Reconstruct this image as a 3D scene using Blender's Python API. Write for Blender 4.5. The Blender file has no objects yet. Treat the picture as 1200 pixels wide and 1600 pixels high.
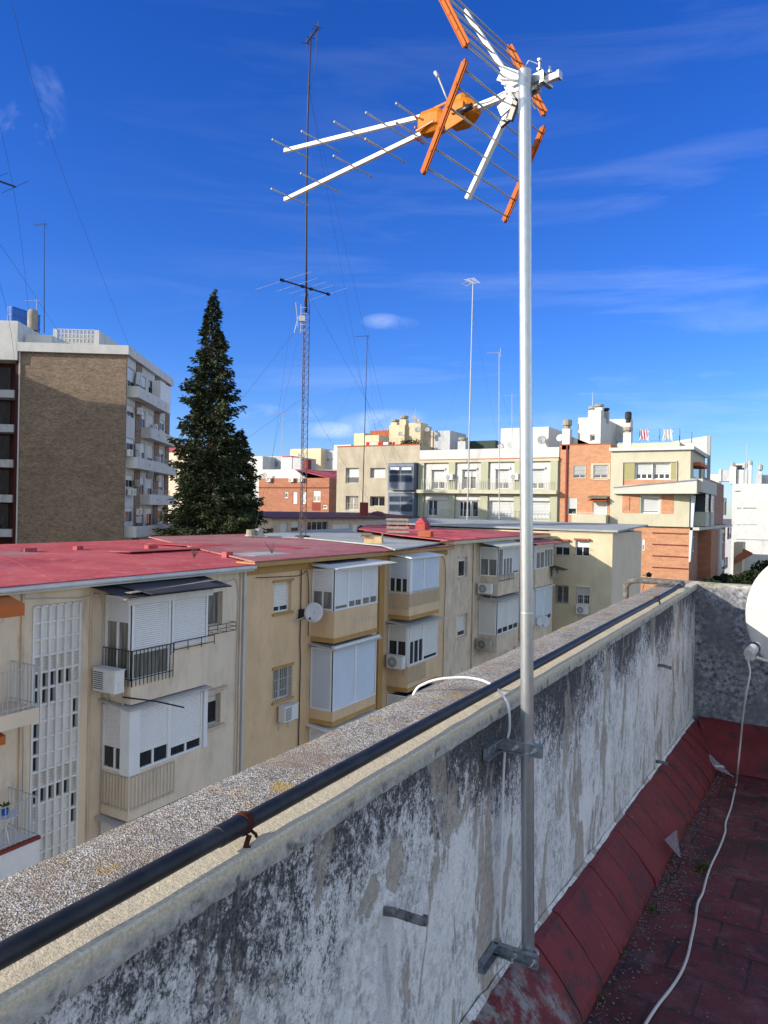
import bpy, bmesh, math, random
from mathutils import Vector, Matrix
R=math.radians
rnd=random.Random(7)
SC=bpy.context.scene; COL=SC.collection
# ---------------- camera (x = across the street, y = along the parapet, z = height over the eye) ----------------
F=1155.; PH=R(29.75); PIT=R(-0.2); ROL=R(-1.15)
C_,S_=math.cos(PH),math.sin(PH)
def cam2w(X,Y,Z=0.): return Vector((C_*X-S_*Y, S_*X+C_*Y, Z))
def ray(x,y):
    u=(x-600)/F; v=-(y-800)/F
    a=u*math.cos(ROL)+v*math.sin(ROL); b=-u*math.sin(ROL)+v*math.cos(ROL)
    return cam2w(a, math.cos(PIT)-b*math.sin(PIT), math.sin(PIT)+b*math.cos(PIT))
FWD=cam2w(0,1)
def at(x,y,t=None,s=None,z=None,Y=None):
    r=ray(x,y)
    k= t/r.x if t is not None else s/r.y if s is not None else z/r.z if z is not None else Y/(r.dot(FWD))
    return r*k
cd=bpy.data.cameras.new('camera'); cam=bpy.data.objects.new('camera',cd); COL.objects.link(cam)
cd.sensor_fit='VERTICAL'; cd.sensor_height=36; cd.lens=36*F/1600; cd.clip_start=.05; cd.clip_end=5000
f0=cam2w(0,math.cos(PIT),math.sin(PIT)); u0=cam2w(0,-math.sin(PIT),math.cos(PIT)); r0=cam2w(1,0)
rv=r0*math.cos(ROL)-u0*math.sin(ROL); uv=r0*math.sin(ROL)+u0*math.cos(ROL)
cam.matrix_world=Matrix(((rv.x,uv.x,-f0.x,0),(rv.y,uv.y,-f0.y,0),(rv.z,uv.z,-f0.z,0),(0,0,0,1)))
SC.camera=cam
# ---------------- light ----------------
SUN_H=R(70)-PH; SUN_EL=R(20)          # heading the light travels to, measured from +y towards +x
ld=bpy.data.lights.new('sun','SUN'); ld.energy=3.6; ld.angle=R(.5); ld.color=(1,.9,.76)
sun=bpy.data.objects.new('sun',ld); COL.objects.link(sun)
ldir=Vector((math.sin(SUN_H)*math.cos(SUN_EL),math.cos(SUN_H)*math.cos(SUN_EL),-math.sin(SUN_EL)))
sun.rotation_euler=ldir.to_track_quat('-Z','Y').to_euler()
W=bpy.data.worlds.new('World'); SC.world=W; W.use_nodes=True
def world():
    nt=W.node_tree; N=nt.nodes; L=nt.links; N.clear()
    out=N.new('ShaderNodeOutputWorld'); bg=N.new('ShaderNodeBackground'); sky=N.new('ShaderNodeTexSky')
    sky.sky_type='NISHITA'; sky.sun_disc=False; sky.sun_elevation=SUN_EL; sky.sun_rotation=SUN_H+math.pi
    sky.altitude=10; sky.air_density=1.0; sky.dust_density=.25; sky.ozone_density=3.0
    hs=N.new('ShaderNodeHueSaturation'); hs.inputs['Saturation'].default_value=1.18; hs.inputs['Hue'].default_value=.508
    L.new(sky.outputs[0],hs.inputs['Color'])
    tc=N.new('ShaderNodeTexCoord')
    def math_(op,a,b=None,clamp=False):
        m=N.new('ShaderNodeMath'); m.operation=op; m.use_clamp=clamp
        for i,v in enumerate((a,b)):
            if v is None: continue
            if isinstance(v,(int,float)): m.inputs[i].default_value=v
            else: L.new(v,m.inputs[i])
        return m.outputs[0]
    def vmath(op,a,b):
        m=N.new('ShaderNodeVectorMath'); m.operation=op
        for i,v in enumerate((a,b)):
            if isinstance(v,(tuple,Vector)): m.inputs[i].default_value=tuple(v)
            else: L.new(v,m.inputs[i])
        return m
    dirv=tc.outputs['Generated']
    # thin cirrus, streaked along one direction
    mp=N.new('ShaderNodeMapping'); L.new(dirv,mp.inputs[0]); mp.inputs['Rotation'].default_value=(R(6),R(-5),R(30)); mp.inputs['Scale'].default_value=(1.4,1.1,11)
    n1=N.new('ShaderNodeTexNoise'); n1.inputs['Scale'].default_value=2.1; n1.inputs['Detail'].default_value=9; n1.inputs['Roughness'].default_value=.58; n1.inputs['Distortion'].default_value=.5
    L.new(mp.outputs[0],n1.inputs['Vector'])
    sx=N.new('ShaderNodeSeparateXYZ'); L.new(dirv,sx.inputs[0])
    low=math_('ADD',math_('MULTIPLY',math_('SUBTRACT',.45,sx.outputs[2],True),1.6,True),.22,True)     # more of them low in the sky
    cir=math_('MULTIPLY',math_('MULTIPLY',math_('SUBTRACT',n1.outputs[0],.50,True),low,True),1.25,True)
    # small puffs
    n2=N.new('ShaderNodeTexNoise'); n2.inputs['Scale'].default_value=17; n2.inputs['Detail'].default_value=8; n2.inputs['Roughness'].default_value=.6; n2.inputs['Distortion'].default_value=.4
    L.new(dirv,n2.inputs['Vector'])
    tot=None
    for (x,y,wx,wy,st) in ((10,202,30,13,.6),(58,195,22,16,.6),(76,148,12,24,.4),(598,502,22,8,.55),(628,506,18,7,.3),(402,640,26,7,1.0),(480,645,20,7,.3),(520,672,46,9,1.1),(610,662,55,15,1.0),(470,668,20,6,.7),(860,660,40,12,.35),(385,645,14,7,.6),(700,660,60,8,.25)):
        c=ray(x,y).normalized(); rr=Vector((rv.x,rv.y,rv.z)); uu=Vector((uv.x,uv.y,uv.z))
        d=vmath('SUBTRACT',dirv,c).outputs[0]
        a=math_('DIVIDE',vmath('DOT_PRODUCT',d,rr).outputs['Value'],wx/F); b=math_('DIVIDE',vmath('DOT_PRODUCT',d,uu).outputs['Value'],wy/F)
        q=math_('ADD',math_('MULTIPLY',a,a),math_('MULTIPLY',b,b))
        m=math_('MULTIPLY',math_('SUBTRACT',1.0,math_('MULTIPLY',q,.4),True),st)
        tot=m if tot is None else math_('MAXIMUM',tot,m)
    side=math_('ADD',math_('MULTIPLY',vmath('DOT_PRODUCT',dirv,rr).outputs['Value'],1.3),.62,True); cir=math_('MULTIPLY',cir,math_('MAXIMUM',side,math_('MULTIPLY',math_('SUBTRACT',.30,sx.outputs[2],True),3.,True)))
    puff=math_('MULTIPLY',math_('MULTIPLY',tot,math_('SUBTRACT',math_('MULTIPLY',n2.outputs[0],4.0),1.7,True)),.5,True)
    # deeper, clearer blue on the side of the sky away from the sun
    sep=math_('MULTIPLY',math_('SUBTRACT',.80,vmath('DOT_PRODUCT',dirv,-ldir).outputs['Value']),2.2,True)
    sep=math_('MULTIPLY',sep,math_('MULTIPLY',math_('SUBTRACT',vmath('DOT_PRODUCT',dirv,FWD).outputs['Value'],.05),2.0,True))
    tr=N.new('ShaderNodeValToRGB'); e=tr.color_ramp.elements; L.new(sx.outputs[2],tr.inputs[0])
    e[0].position=0; e[0].color=(.42,.50,.76,1); e[1].position=.55; e[1].color=(.15,.385,.77,1); q=e.new(.2); q.color=(.26,.44,.78,1)
    t0=N.new('ShaderNodeMixRGB'); t0.blend_type='MULTIPLY'; t0.inputs[0].default_value=1; L.new(hs.outputs[0],t0.inputs[1]); L.new(tr.outputs[0],t0.inputs[2])
    h2=N.new('ShaderNodeHueSaturation'); h2.inputs['Saturation'].default_value=.62; h2.inputs['Value'].default_value=1.12; L.new(sky.outputs[0],h2.inputs['Color'])
    tm=N.new('ShaderNodeMixRGB'); L.new(sep,tm.inputs[0]); L.new(h2.outputs[0],tm.inputs[1]); L.new(t0.outputs[0],tm.inputs[2])
    mx=N.new('ShaderNodeMixRGB'); mx.inputs[2].default_value=(3.4,3.9,4.9,1); L.new(tm.outputs[0],mx.inputs[1])
    L.new(math_('MAXIMUM',cir,puff,True),mx.inputs[0])
    L.new(mx.outputs[0],bg.inputs[0]); bg.inputs[1].default_value=.15; L.new(bg.outputs[0],out.inputs[0])
world()
SC.view_settings.view_transform='Standard'; SC.view_settings.look='None'; SC.view_settings.gamma=1; SC.view_settings.exposure=.85
try: SC.view_settings.use_curve_mapping=False
except Exception: pass
# ---------------- materials ----------------
MATS={}
class NT:
    def __init__(s,name):
        s.m=bpy.data.materials.new(name); s.m.use_nodes=True; s.t=s.m.node_tree; s.b=s.t.nodes['Principled BSDF']
        s.tc=s.t.nodes.new('ShaderNodeNewGeometry').outputs['Position']
    def lk(s,a,b): s.t.links.new(a,b)
    def mp(s,sc=(1,1,1),rot=(0,0,0),loc=(0,0,0)):
        n=s.t.nodes.new('ShaderNodeMapping'); s.lk(s.tc,n.inputs[0]); n.inputs['Scale'].default_value=sc; n.inputs['Rotation'].default_value=rot; n.inputs['Location'].default_value=loc; return n.outputs[0]
    def noise(s,scale,detail=6,rough=.6,vec=None,dist=0):
        n=s.t.nodes.new('ShaderNodeTexNoise'); n.inputs['Scale'].default_value=scale; n.inputs['Detail'].default_value=detail; n.inputs['Roughness'].default_value=rough; n.inputs['Distortion'].default_value=dist
        s.lk(vec or s.tc,n.inputs['Vector']); return n.outputs[0]
    def vor(s,scale,vec=None,feat='F1',out='Color'):
        n=s.t.nodes.new('ShaderNodeTexVoronoi'); n.feature=feat; n.inputs['Scale'].default_value=scale; s.lk(vec or s.tc,n.inputs['Vector']); return n.outputs[out]
    def ramp(s,v,pts):
        n=s.t.nodes.new('ShaderNodeValToRGB'); s.lk(v,n.inputs[0]); e=n.color_ramp.elements
        while len(e)<len(pts): e.new(.5)
        for i,(p,c) in enumerate(pts):
            e[i].position=p; e[i].color=(c,c,c,1) if isinstance(c,(int,float)) else tuple(c)+(1,)
        return n.outputs[0]
    def mix(s,f,a,b,mode='MIX'):
        n=s.t.nodes.new('ShaderNodeMixRGB'); n.blend_type=mode
        for i,v in enumerate((f,a,b)):
            if isinstance(v,(int,float)): n.inputs[i].default_value=v if i==0 else (v,v,v,1)
            elif isinstance(v,tuple): n.inputs[i].default_value=v+(1,)
            else: s.lk(v,n.inputs[i])
        return n.outputs[0]
    def ma(s,op,a,b=0,clamp=False):
        n=s.t.nodes.new('ShaderNodeMath'); n.operation=op; n.use_clamp=clamp
        for i,v in enumerate((a,b)):
            if isinstance(v,(int,float)): n.inputs[i].default_value=v
            else: s.lk(v,n.inputs[i])
        return n.outputs[0]
    def sep(s,v=None):
        n=s.t.nodes.new('ShaderNodeSeparateXYZ'); s.lk(v or s.tc,n.inputs[0]); return n.outputs
    def bump(s,h,st=.3,dist=.01,prev=None):
        n=s.t.nodes.new('ShaderNodeBump'); n.inputs['Strength'].default_value=st; n.inputs['Distance'].default_value=dist; s.lk(h,n.inputs['Height'])
        if prev: s.lk(prev,n.inputs['Normal'])
        return n.outputs[0]
    def done(s,col,rough=.8,nor=None,metal=0,spec=.3):
        b=s.b
        for k,v in (('Base Color',col),('Roughness',rough),('Metallic',metal)):
            if isinstance(v,(int,float)): b.inputs[k].default_value=v
            elif isinstance(v,tuple): b.inputs[k].default_value=v+(1,)
            else: s.lk(v,b.inputs[k])
        b.inputs['Specular IOR Level'].default_value=spec
        if nor: s.lk(nor,b.inputs['Normal'])
        return s.m
def mul(c,k): return tuple(min(1,v*k) for v in c)
def M(name,c=None,rough=.8,var=.16,sc=3.,dirt=.0,bump=.0,metal=0,spec=.3,streak=True):
    if name in MATS: return MATS[name]
    n=NT(name)
    a=n.noise(sc,7,.62,n.mp((1,1,.6)) if streak else None)
    col=n.mix(n.ramp(a,[(.33,0),(.68,1)]),mul(c,1-var),mul(c,1+var*.6))
    if dirt:
        d=n.noise(sc*1.7,9,.7,n.mp((1,1,.38),loc=(3,7,1)))
        col=n.mix(n.ma('MULTIPLY',n.ramp(d,[(.5,0),(.72,1)]),dirt),col,mul(c,.33))
        d3=n.noise(3.4,7,.7,n.mp((1,1,.13),loc=(5,2,8))); d4=n.noise(.7,4,.6,n.mp((1,1,1.3),loc=(2,2,8)))
        col=n.mix(n.ma('MULTIPLY',n.ma('MULTIPLY',n.ramp(d3,[(.52,0),(.68,1)]),n.ramp(d4,[(.48,0),(.62,1)])),dirt*1.3),col,mul(c,.42))
        d2=n.noise(sc*.5,6,.6,n.mp((1,1,1),loc=(9,1,4)))
        col=n.mix(n.ma('MULTIPLY',n.ramp(d2,[(.52,0),(.7,1)]),dirt*.5),col,mul((c[0],c[1]*.96,c[2]*.88),.72))
    nor=n.bump(n.noise(60,5,.6),bump,.006) if bump else None
    MATS[name]=n.done(col,rough,nor,metal,spec); return MATS[name]
def brick(name,c1,c2,mort,sc=1.,bw=.25,bh=.065,dash=0):
    if name in MATS: return MATS[name]
    n=NT(name); s=n.sep(); cmb=n.t.nodes.new('ShaderNodeCombineXYZ')
    h=n.ma('ADD',s[0],s[1]); n.lk(h,cmb.inputs[0]); n.lk(s[2],cmb.inputs[1])
    b=n.t.nodes.new('ShaderNodeTexBrick'); n.lk(cmb.outputs[0],b.inputs['Vector'])
    for k,v in (('Color1',c1),('Color2',c2),('Mortar',mort)): b.inputs[k].default_value=v+(1,)
    b.inputs['Scale'].default_value=sc; b.inputs['Mortar Size'].default_value=.006; b.inputs['Brick Width'].default_value=bw; b.inputs['Row Height'].default_value=bh; b.inputs['Bias'].default_value=-.1
    v=n.noise(.9,8,.65,n.mp((1,1,2.6))); v2=n.noise(5,5,.7,n.mp((1,1,6)))
    col=n.mix(.45,b.outputs[0],n.ramp(v,[(.3,.55),(.7,1.35)]),'MULTIPLY'); col=n.mix(.55,col,n.ramp(v2,[(.3,.62),(.62,1.2)]),'MULTIPLY')
    if dash:
        d=n.noise(2.6,6,.72,n.mp((1,1,5.5),loc=(3,3,3))); col=n.mix(n.ma('MULTIPLY',n.ramp(d,[(.36,1),(.46,0)]),.62),col,mul(c1,.32)); col=n.mix(n.ma('MULTIPLY',n.ramp(d,[(.55,0),(.66,1)]),.4),col,mul(c1,1.35)); w=n.noise(.25,5,.6); col=n.mix(.4,col,n.ramp(w,[(.35,.75),(.65,1.15)]),'MULTIPLY')
    MATS[name]=n.done(col,.85,n.bump(b.outputs['Fac'],.3,.004)); return MATS[name]
def mats():
    M('white_paint',(.68,.68,.67),.6,.1,2,.12); M('white_wall',(.54,.54,.525),.8,.1,1.2,.25); M('white_metal',(.72,.73,.74),.35,.06,2,.08,spec=.5)
    M('cream',(.70,.59,.455),.85,.1,.9,.38,.25); M('tan',(.66,.47,.285),.85,.1,.9,.26,.25); M('tan_light',(.62,.52,.39),.85,.08,.9,.2,.25)
    M('ochre',(.42,.25,.09),.85,.1,2,.2); M('cream_old',(.62,.50,.375),.88,.16,1.6,.5,.3); M('cream_yellow',(.55,.47,.32),.85,.1,1,.15,.2)
    M('stone_wall',(.40,.355,.27),.88,.18,.6,.35); M('pale_green',(.46,.455,.40),.85,.06,1,.1); M('green_wall',(.38,.385,.275),.85,.06,1,.1); M('straw',(.48,.45,.335),.85,.07,1,.12)
    M('straw_pale',(.46,.455,.40),.85,.07,1,.12); M('olive',(.31,.29,.14),.85,.06,1,.05); M('grey_roof',(.33,.35,.35),.8,.2,.7,.4,streak=False); M('grey_conc',(.36,.36,.34),.85,.15,1,.3)
    M('red_roof_far',(.30,.045,.055),.8,.3,.5,.3,streak=False); M('purple_roof',(.12,.05,.07),.8,.25,.5,.2,streak=False); M('maroon',(.05,.008,.009),.7,.2,2,.1); M('dark_brick_red',(.2,.04,.03),.8,.2,2)
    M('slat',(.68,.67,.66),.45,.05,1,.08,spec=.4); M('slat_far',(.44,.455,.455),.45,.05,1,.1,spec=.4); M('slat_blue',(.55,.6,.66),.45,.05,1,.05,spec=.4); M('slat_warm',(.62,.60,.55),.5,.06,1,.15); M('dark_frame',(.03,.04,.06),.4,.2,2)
    M('iron',(.02,.02,.022),.5,.2,5); M('iron_light',(.42,.43,.43),.5,.1,5); M('bronze',(.45,.40,.33),.5,.1,3); M('grey_frame',(.42,.42,.41),.4,.1,3)
    M('bark',(.09,.065,.045),.9,.3,5); M('terracotta',(.34,.10,.04),.85,.2,3,.2); M('orange_cloth',(.45,.13,.035),.8,.1,4); M('black_plastic',(.012,.012,.014),.35,.2,9,spec=.5)
    M('ac_white',(.66,.66,.64),.45,.06,3,.12,spec=.4); M('ac_beige',(.36,.34,.29),.5,.06,3,.15); M('ac_fan',(.05,.055,.06),.5,.2,9); M('felt',(.035,.037,.042),.75,.3,1.5,.3,streak=False)
    M('asphalt',(.05,.05,.05),.9,.2,.6,streak=False); M('dirt_ground',(.16,.14,.12),.95,.2,.1,streak=False); M('pavement',(.28,.27,.25),.9,.15,.5,streak=False)
    M('blue_plastic',(.012,.11,.42),.4,.15,3); M('chimney_clay',(.30,.27,.22),.9,.2,5,.4); M('cardboard',(.52,.38,.2),.9,.15,4,.2); M('red_block',(.36,.07,.06),.85,.35,6,.5); M('wood_old',(.30,.25,.2),.9,.25,8,.4)
    M('dark_green',(.015,.035,.025),.6,.2,2); M('cloth_red',(.5,.02,.03),.8,.1,3); M('cloth_white',(.75,.75,.75),.8,.05,3); M('cloth_dark',(.03,.03,.05),.8,.1,3); M('dish_grey',(.33,.33,.34),.5,.1,5,.1); M('dish_white',(.60,.62,.64),.45,.06,3,.08)
    M('plaster_grey',(.42,.43,.45),.85,.12,2,.3); M('blue_grey',(.13,.16,.22),.5,.1,2); M('mast_steel',(.13,.10,.10),.6,.3,4,.4,metal=.3); M('mast_dark',(.035,.03,.035),.6,.2,4); M('wire',(.03,.035,.05),.6,.05,3); M('aluminium',(.55,.56,.58),.35,.08,20,metal=.7,spec=.5)
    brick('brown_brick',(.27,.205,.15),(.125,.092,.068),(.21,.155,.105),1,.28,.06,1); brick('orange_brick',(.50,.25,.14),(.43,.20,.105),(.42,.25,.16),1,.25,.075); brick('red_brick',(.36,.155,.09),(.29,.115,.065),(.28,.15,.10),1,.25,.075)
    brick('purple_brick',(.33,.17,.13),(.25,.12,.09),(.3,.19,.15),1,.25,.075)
    # glass of far and near windows: dark panes that mirror the sky, curtains behind some
    for nm,c in (('glass',(.018,.021,.026)),('glass_curtain',(.16,.155,.14)),('glass_blue',(.03,.045,.075))):
        n=NT(nm); a=n.noise(2.5,3,.5,n.mp((6,6,.4))); MATS[nm]=n.done(n.mix(n.ramp(a,[(.35,0),(.65,1)]),mul(c,.6),mul(c,1.5)),.06,None,0,.5)
    # red waterproof roofing with faded and dusty areas
    for nm,c,c2 in (('red_roof',(.38,.045,.052),(.48,.10,.10)),('red_roof_faded',(.30,.085,.09),(.36,.17,.16)),('red_roof_worn',(.33,.035,.05),(.43,.11,.12))):
        n=NT(nm); a=n.noise(.35,8,.6,dist=.6); b=n.noise(2.2,9,.72); w=n.noise(14,6,.7)
        col=n.mix(n.ramp(a,[(.38,0),(.66,1)]),c,c2); col=n.mix(n.ma('MULTIPLY',n.ramp(b,[(.54,0),(.68,1)]),.35),col,(.62,.42,.38)); col=n.mix(n.ma('MULTIPLY',n.ramp(w,[(.25,1),(.42,0)]),.4),col,mul(c,.35))
        br=n.t.nodes.new('ShaderNodeTexBrick'); n.lk(n.tc,br.inputs['Vector']); br.inputs['Scale'].default_value=1; br.inputs['Brick Width'].default_value=9; br.inputs['Row Height'].default_value=1.0; br.inputs['Mortar Size'].default_value=.012
        br.inputs['Color1'].default_value=(1,1,1,1); br.inputs['Color2'].default_value=(.93,.93,.93,1); br.inputs['Mortar'].default_value=(.62,.55,.55,1)
        col=n.mix(.6,col,br.outputs[0],'MULTIPLY')
        MATS[nm]=n.done(col,.75,n.bump(n.noise(5,6,.6),.4,.03))
    # parapet plaster: white wash, black mould running down from the cap, bare tan patches
    n=NT('old_plaster'); s=n.sep()
    def blob(x,y,ry,rz,amp=.5,fr=9):
        q=at(x,y,t=-.84); a=n.ma('DIVIDE',n.ma('SUBTRACT',s[1],q.y),ry); b=n.ma('DIVIDE',n.ma('SUBTRACT',s[2],q.z),rz)
        return n.ma('ADD',n.ma('SUBTRACT',1.0,n.ma('ADD',n.ma('MULTIPLY',a,a),n.ma('MULTIPLY',b,b))),n.ma('MULTIPLY',n.ma('SUBTRACT',n.noise(fr,6,.65),.5),amp*4))
    wav=n.ma('MULTIPLY',n.ma('SUBTRACT',n.noise(6,5,.6),.5),.2)
    base=n.mix(n.ramp(n.noise(48,8,.72,n.mp((1,1,.7))),[(.38,0),(.56,1)]),(.34,.335,.335),(.76,.74,.72))
    base=n.mix(n.ramp(n.noise(7,7,.62,n.mp((1,1,.6))),[(.42,0),(.62,1)]),base,(.79,.77,.745))
    clean=n.ramp(n.noise(2.1,6,.6,n.mp((1,1,.75),loc=(0,4.2,1))),[(.42,0),(.62,1)])
    rise=n.noise(1.9,5,.6,n.mp((1,1,.45),loc=(0,1.3,0)))
    dz=n.ma('MULTIPLY',n.ma('ADD',s[2],.98),1.35)
    grad=n.ma('ADD',n.ma('SUBTRACT',n.ma('MAXIMUM',dz,-.16),n.ma('MULTIPLY',clean,.28)),n.ma('MULTIPLY',n.ma('SUBTRACT',rise,.5),1.1))
    fn=n.ma('ADD',n.ma('MULTIPLY',n.noise(32,12,.86,n.mp((1,1,.68),loc=(1,5,2)),.3),.6),n.ma('MULTIPLY',n.noise(120,6,.85,n.mp((1,1,.85),loc=(1,5,2))),.4))
    mv=n.ma('ADD',fn,n.ma('MULTIPLY',grad,.30))
    grey=n.ramp(mv,[(.47,0),(.545,.5)]); base=n.mix(grey,base,(.22,.22,.235))
    mould=n.ramp(mv,[(.535,0),(.55,.7),(.58,1)])
    tanm=n.ma('MAXIMUM',n.ramp(n.noise(5.6,7,.62,n.mp((1,1,.36),loc=(2,3.4,0)),.5),[(.553,0),(.578,1)]),n.ma('MAXIMUM',n.ramp(blob(618,1355,.040,.075,.9,16),[(.1,0),(.2,1)]),n.ramp(blob(578,1400,.05,.045,.9,18),[(.1,0),(.2,1)])))
    base=n.mix(n.ma('MULTIPLY',tanm,.8),base,n.mix(n.ramp(n.noise(45,5,.6),[(.3,0),(.7,1)]),(.27,.23,.185),(.46,.395,.32)))
    base=n.mix(n.ma('MULTIPLY',mould,n.ma('SUBTRACT',.94,n.ma('MULTIPLY',tanm,.55))),base,n.mix(n.ramp(n.noise(120,3,.5),[(.4,0),(.6,1)]),(.022,.022,.027),(.085,.085,.09)))
    patch=n.ma('MULTIPLY',n.ramp(blob(603,1530,.05,.20,.10),[(.1,0),(.3,1)]),.8); base=n.mix(patch,base,(.60,.585,.57))
    vd=n.t.nodes.new('ShaderNodeVectorMath'); vd.operation='ADD'; nz=n.t.nodes.new('ShaderNodeTexNoise'); nz.inputs['Scale'].default_value=5; nz.inputs['Detail'].default_value=6; n.lk(n.tc,nz.inputs['Vector']); n.lk(n.mp((1,1,.5)),vd.inputs[0]); n.lk(nz.outputs['Color'],vd.inputs[1])
    crack=n.ramp(n.vor(2.2,vd.outputs[0],'DISTANCE_TO_EDGE','Distance'),[(0,1),(.004,0)])
    base=n.mix(n.ma('MULTIPLY',crack,n.ramp(rise,[(.53,0),(.58,.7)])),base,(.05,.045,.045))
    h=n.ma('SUBTRACT',n.ma('ADD',n.noise(22,8,.65,n.mp((1,1,.6))),n.ma('MULTIPLY',n.noise(110,4,.6),.6)),n.ma('MULTIPLY',tanm,.6))
    MATS['old_plaster']=n.done(base,.92,n.bump(h,.8,.013),spec=.15)
    # cap: coarse pebbled screed outside, smooth cream mortar under and inside the pipe
    n=NT('cap_screed'); s=n.sep()
    vc=n.vor(300); peb=n.ramp(n.ma('ADD',n.ma('MULTIPLY',n.sep(vc)[0],.75),n.ma('MULTIPLY',n.noise(30,5,.7),.3)),[(.2,(.10,.085,.07)),(.42,(.26,.22,.18)),(.62,(.40,.365,.32)),(.9,(.60,.57,.51))])
    peb=n.mix(n.ma('MULTIPLY',n.ramp(n.noise(6,7,.65,dist=.4),[(.46,0),(.64,1)]),.7),peb,n.mix(n.noise(90,4,.7),(.12,.07,.045),(.42,.33,.23)))
    peb=n.mix(n.ma('MULTIPLY',n.ramp(n.ma('ADD',n.noise(7.5,7,.7,n.mp(loc=(4,2,0))),n.ma('MULTIPLY',n.noise(70,3,.6),.12)),[(.655,0),(.71,1)]),.8),peb,(.42,.27,.05))
    peb=n.mix(n.ma('MULTIPLY',n.ramp(n.noise(11,8,.75,n.mp(loc=(1,8,3))),[(.52,0),(.66,1)]),.7),peb,(.12,.125,.135))
    sm=n.mix(n.ramp(n.noise(160,5,.7),[(.35,0),(.65,1)]),(.46,.40,.295),(.68,.595,.44)); sm=n.mix(n.ma('MULTIPLY',n.ramp(n.noise(12,7,.7),[(.55,0),(.75,1)]),.5),sm,(.20,.18,.16))
    fx=n.ramp(n.ma('ADD',s[0],n.ma('MULTIPLY',n.noise(9,4,.6),.03)),[(0,0),(1,1)])
    k=n.ma('MULTIPLY',n.ma('ADD',n.ma('ADD',s[0],.915),n.ma('MULTIPLY',n.ma('SUBTRACT',n.noise(9,4,.6),.5),.04)),30,True)
    col=n.mix(k,peb,sm)
    side=n.ma('MULTIPLY',n.ma('SUBTRACT',-.612,s[2]),60,True)     # vertical faces: grey old concrete, pitted
    gc=n.mix(n.ramp(n.noise(38,9,.72),[(.3,0),(.7,1)]),(.20,.19,.175),(.58,.56,.51)); gc=n.mix(n.ma('MULTIPLY',n.ramp(n.noise(19,8,.75,n.mp((1,1,.6))),[(.54,0),(.60,1)]),.8),gc,(.07,.07,.075))
    col=n.mix(side,col,gc)
    hb=n.ma('MULTIPLY',n.vor(300,None,'F1','Distance'),n.ma('SUBTRACT',1.15,k))
    MATS['cap_screed']=n.done(col,.93,n.bump(hb,.5,.005,n.bump(n.noise(45,7,.7),.5,.008)),spec=.2)
    n=NT('mossy_plaster'); s=n.sep(); b=n.mix(n.ramp(n.noise(24,9,.72),[(.38,0),(.62,1)]),(.045,.048,.06),(.40,.41,.43)); b=n.mix(n.ramp(n.noise(4,7,.65,n.mp((1,1,.7),loc=(2,0,1))),[(.42,0),(.62,.85)]),b,n.mix(n.noise(60,4,.6),(.08,.085,.10),(.2,.2,.22)))
    top=n.ma('MULTIPLY',n.ma('ADD',s[2],.63),40,True); mo=n.mix(n.ramp(n.noise(16,8,.7),[(.4,0),(.6,1)]),(.22,.19,.10),(.58,.55,.47)); b=n.mix(top,b,mo)
    MATS['mossy_plaster']=n.done(b,.92,n.bump(n.noise(30,8,.7),.8,.01),spec=.15)
    # painted floor tiles
    n=NT('floor_tiles'); br=n.t.nodes.new('ShaderNodeTexBrick'); n.lk(n.mp((1,1,1),rot=(0,0,R(2))),br.inputs['Vector'])
    for k_,v in (('Color1',(.135,.017,.017)),('Color2',(.080,.012,.013)),('Mortar',(.014,.007,.007))): br.inputs[k_].default_value=v+(1,)
    br.inputs['Scale'].default_value=1; br.inputs['Brick Width'].default_value=.28; br.inputs['Row Height'].default_value=.28; br.inputs['Mortar Size'].default_value=.007; br.inputs['Mortar Smooth'].default_value=.3
    c=br.outputs[0]; c=n.mix(n.ma('MULTIPLY',n.ramp(n.noise(3,8,.7,dist=.5),[(.45,0),(.62,1)]),.6),c,(.05,.018,.018)); c=n.mix(n.ma('MULTIPLY',n.ramp(n.noise(8,8,.75,n.mp(loc=(4,1,0))),[(.50,0),(.58,1)]),.88),c,(.020,.016,.016))
    c=n.mix(n.ma('MULTIPLY',n.ramp(n.noise(5,9,.72,n.mp(loc=(9,3,0))),[(.52,0),(.66,1)]),.6),c,(.19,.10,.10))
    sp=n.ma('MULTIPLY',n.ramp(n.vor(34,None,'F1','Distance'),[(.07,1),(.11,0)]),n.ramp(n.noise(4,6,.7,n.mp(loc=(1,7,0))),[(.48,0),(.55,1)])); c=n.mix(sp,c,(.36,.33,.33))
    c=n.mix(n.ma('MULTIPLY',n.ramp(n.vor(3.571,n.mp(),'F1','Color'),[(.3,0),(.8,1)]),.25),c,(.2,.05,.055))
    MATS['floor_tiles']=n.done(c,.6,n.bump(n.ma('ADD',n.ma('MULTIPLY',br.outputs['Fac'],-1.),n.noise(20,7,.65)),.7,.012),spec=.3)
    n=NT('red_skirting_paint'); c=n.mix(n.ramp(n.noise(4,7,.6),[(.35,0),(.65,1)]),(.13,.017,.020),(.19,.026,.028)); c=n.mix(n.ma('MULTIPLY',n.ramp(n.noise(7,9,.75,n.mp(loc=(3,2,0))),[(.53,0),(.60,1)]),.75),c,(.04,.026,.027)); c=n.mix(n.ma('MULTIPLY',n.ramp(n.noise(15,10,.8,n.mp(loc=(7,2,5))),[(.60,0),(.64,1)]),.7),c,(.022,.02,.02)); c=n.mix(n.ma('MULTIPLY',n.ramp(n.noise(17,9,.8,n.mp(loc=(1,6,5))),[(.63,0),(.67,1)]),.7),c,(.34,.29,.28))
    s=n.sep(); wn=n.ma('SUBTRACT',1.0,n.ma('MULTIPLY',n.ma('SUBTRACT',n.ma('ADD',s[1],n.ma('MULTIPLY',n.noise(5,4,.6),.6)),2.62),4.),True)
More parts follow.
